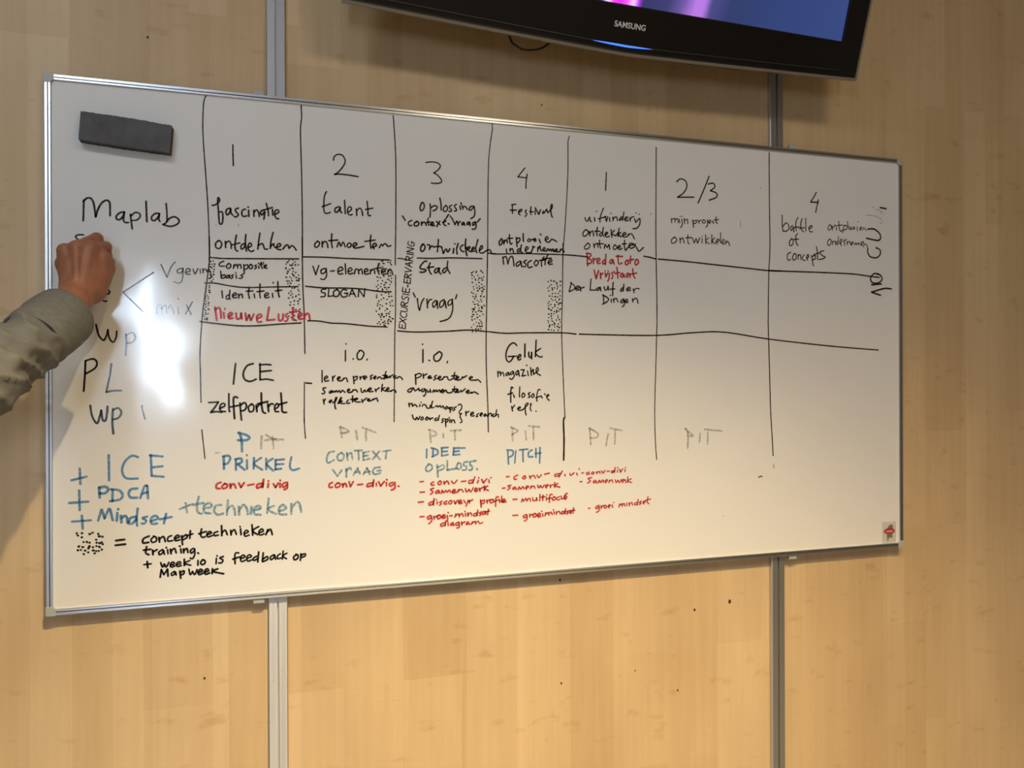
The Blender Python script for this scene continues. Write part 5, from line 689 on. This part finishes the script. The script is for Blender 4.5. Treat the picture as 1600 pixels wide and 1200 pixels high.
lo, hi = wl(-.08,-.42,1.37), wl(.09,-.10,1.62); parts.append(surface_nets(cone(grid(lo, hi, .006), EL_R, wl(.044,-.16,1.530), .036, .028), lo, .006))
me = mesh_of('body', [(loc0(v), q) for v, q in parts]); body = link('body', me, 'skin', person, True)
for s in (-1,1):
    c = Vector(hp_(s*.031,.067,.016)) + off
    e = bmesh.new(); bmesh.ops.create_uvsphere(e, u_segments=16, v_segments=10, radius=.0115); bmesh.ops.translate(e, verts=e.verts, vec=c); me = bpy.data.meshes.new('eye'); e.to_mesh(me); e.free()
    eo = link('eye', me, 'eye_white', body, True)
    e = bmesh.new(); bmesh.ops.create_uvsphere(e, u_segments=12, v_segments=8, radius=.006); bmesh.ops.translate(e, verts=e.verts, vec=c+Vector(tuple(fwd*.0075))); me = bpy.data.meshes.new('iris'); e.to_mesh(me); e.free()
    link('iris', me, 'iris_dark', body, True)
lo, hi = (-.60,-.68,1.52), (-.31,-.36,1.78); P = grid(lo, hi, .005)
hf = ell(P, hp_(0,-.016,.036), (.082,.100,.093), AX); hf = np.maximum(hf, -((P-np.array(hp_(0,.052,.058)))@np.array(fwd*-.8+upv*.6))*1.0)
hf = np.maximum(hf, -((P-hd)@upv + .045)); hf = hf + .004*np.sin(P[...,0]*160+P[...,2]*60)*np.sin(P[...,1]*140)
v, q = surface_nets(hf, lo, .005); me = mesh_of('hair', [(loc0(v), q)]); link('hair', me, 'hair_brown', person, True)
# shirt: torso and left sleeve, collar open at the neck
lo, hi = (-.86,-.82,.80), (-.16,-.36,1.56); P = grid(lo, hi, .008)
f = smin(body_field(P, .016), chain(P, LA[:2]+[tuple(np.array(LA[2])-dn*.02)], [.072,.060,.050], .03), .05)
f = smin(f, chain(P, [SH_R, tuple(np.array(SH_R)*.6+np.array(EL_R)*.4)], [.074,.060], .02), .04)
f = f + .004*np.sin(P[...,2]*38+P[...,0]*25)*np.sin(P[...,1]*22+P[...,2]*11)
f = np.maximum(f, .86-P[...,2]); f = np.maximum(f, -cone(P, (-.462,-.555,1.46), (-.455,-.53,1.60), .066, .075))
v, q = surface_nets(f, lo, .008); shirt = link('shirt', mesh_of('shirt', [(loc0(v), q)]), 'grey_cotton', person, True)
f = smin(cone(P, (-.465,-.565,1.455), (-.463,-.558,1.49), .076, .074), cone(P, (-.465,-.565,1.455), (-.463,-.558,1.47), .078, .074), .01)
f = np.maximum(f, -cone(P, (-.465,-.565,1.43), (-.46,-.55,1.58), .066, .070)); f = np.maximum(f, P[...,2]-1.505)
v, q = surface_nets(f, lo, .008); link('collar', mesh_of('collar', [(loc0(v), q)]), 'grey_cotton', shirt, True)
# right sleeve: a lofted tube with gathered folds, then the cuff
def loft(name, pts, rad, nseg, nring, disp, material, parent, thick=.0025):
    P_ = [Vector(p) + off for p in pts]; seg = [(P_[i+1]-P_[i]).length for i in range(len(P_)-1)]; tot = sum(seg)
    def at(u):
        s_ = u*tot
        for i, l in enumerate(seg):
            if s_ <= l or i == len(seg)-1:
                t = s_/l; a, b, c, d = P_[max(i-1,0)], P_[i], P_[i+1], P_[min(i+2,len(P_)-1)]
                return .5*((2*b)+(c-a)*t+(2*a-5*b+4*c-d)*t*t+(3*b-a-3*c+d)*t**3)
            s_ -= l
    m_ = MB(); up = Vector((0,0,1)); rings = []
    for i in range(nring+1):
        u = i/nring; p = at(u); t = (at(min(1,u+.01))-at(max(0,u-.01))).normalized()
        a = t.cross(up).normalized(); c = a.cross(t).normalized()
        rings.append([(p, a, c, u)])
    for lay in (0, 1):
        for i in range(nring+1):
            p, a, c, u = rings[i][0]
            for k in range(nseg):
                th = 2*math.pi*k/nseg; rr_ = rad(u, th) + disp(u, th) - lay*thick
                m_.v.append(tuple(p + (a*math.cos(th)+c*math.sin(th))*rr_))
    N = (nring+1)*nseg
    for i in range(nring):
        for k in range(nseg):
            q_ = (i*nseg+k, i*nseg+(k+1)%nseg, (i+1)*nseg+(k+1)%nseg, (i+1)*nseg+k)
            m_.f.append(q_); m_.f.append(tuple(N+j for j in q_[::-1]))
    for i in (0, nring):
        for k in range(nseg):
            m_.f.append((i*nseg+k, i*nseg+(k+1)%nseg, N+i*nseg+(k+1)%nseg, N+i*nseg+k))
    return m_.build(name, material, parent, True)
def fold(u, th):
    a = 0.0
    w_ = max(0.0, min(1.0, (u-.30)/.18))*max(0.0, min(1.0, (1.03-u)/.12))
    ph = math.pi*(u*11 + .75*math.sin(th+.6) + .3*math.sin(2*th))
    s_ = math.sin(ph + 1.6*mnoise.noise((u*7, math.cos(th)*1.4, math.sin(th)*1.4)))
    env = .45 + .55*mnoise.noise((u*6+3, math.cos(th)*1.2+5, math.sin(th)*1.2))
    a += .0150*w_*max(.15, env)*(1-2*abs(s_)**.6)*.8
    a += .006*mnoise.noise((u*12, math.cos(th)*1.6, math.sin(th)*1.6+9)) + .003*mnoise.noise((u*30, math.cos(th)*3, math.sin(th)*3+2))
    return a
cuff_a = wl(.024,-.206,1.502)
sleeve = loft('sleeve', [SH_R, tuple((np.array(SH_R)+np.array(EL_R))/2), EL_R, wl(-.009,-.30,1.450), cuff_a], lambda u, th: .074-.021*min(1,u/.5)-.002*max(0,(u-.6)/.4), 72, 150, fold, 'grey_cotton', shirt)
def cuffd(u, th):
    return .0025*mnoise.noise((u*4, math.cos(th)*1.5, math.sin(th)*1.5)) + .004*math.exp(-((u-.06)/.05)**2)*-1 + .0012*math.sin(th*2+1) - .0022*math.exp(-((u-.93)/.02)**2)
cuff = loft('cuff', [wl(.019,-.218,1.495), cuff_a, wl(.038,-.170,1.524), wl(.0475,-.142,1.542)], lambda u, th: .0525+.001*math.sin(math.pi*u)+.0015*u, 72, 44, cuffd, 'grey_cotton', shirt, .004)
# button and placket slit at the underside of the cuff
axd = (Vector(wl(.0475,-.142,1.542))-Vector(cuff_a)).normalized(); sd = axd.cross(Vector((0,0,1))).normalized()
bp = Vector(wl(.040,-.160,1.530)) + off + (sd*.80 + Vector((0,0,-1))*.6).normalized()*.0555
e = bmesh.new(); bmesh.ops.create_cone(e, cap_ends=True, segments=20, radius1=.0055, radius2=.005, depth=.0025)
nrm = (sd*.80 + Vector((0,0,-1))*.6).normalized(); bmesh.ops.transform(e, matrix=Matrix.Translation(bp) @ nrm.to_track_quat('Z','Y').to_matrix().to_4x4(), verts=e.verts); me = bpy.data.meshes.new('button'); e.to_mesh(me); e.free()
link('button', me, 'shirt_button', shirt, True)
# trousers and shoes
lo, hi = (-.72,-.80,.03), (-.24,-.42,1.04); P = grid(lo, hi, .009)
f = legs_field(P, .016); f = np.maximum(f, .06-P[...,2]); f = np.maximum(f, P[...,2]-.99)
v, q = surface_nets(f, lo, .009); link('trousers', mesh_of('trousers', [(loc0(v), q)]), 'dark_denim', person, True)
for s in (-1,1):
    cx_ = -.48+s*.108; lo, hi = (cx_-.09,-.74,-.02), (cx_+.09,-.34,.16); P = grid(lo, hi, .006)
    f = smin(cone(P, (cx_,-.635,.045), (cx_+s*.012,-.45,.036), .045, .042), cone(P, (cx_,-.625,.05), (cx_,-.615,.10), .046, .048), .03); f = np.maximum(f, -P[...,2]+.001)
    v, q = surface_nets(f, lo, .006); link('shoe', mesh_of('shoe', [(loc0(v), q)]), 'shoe_leather', person, True)
# ------------------------------------------------------------------ marker in the hand
mat('marker_grey', (.25,.25,.26), .35); mat('felt_tip', (.01,.01,.01), .8)
tip = Vector((.0545,-.0012,1.6835)); end = Vector((.074,-.052,1.578)); ax_ = (end-tip).normalized()
mk = thing('marker_pen', 'whiteboard marker gripped in the writing hand, its tip on the board', 'marker', tip)
MB().tube([ax_*d for d in (.012,.020,.022,.118,.121)], lambda t: (.0045,.0062,.0078,.0078,.0066)[round(t*4)], 16).build('barrel', 'marker_grey', mk, True)
MB().tube([ax_*d for d in (0,.006,.0125)], lambda t: (.0016,.0026,.0032)[round(t*2)], 12).build('tip', 'felt_tip', mk, True)
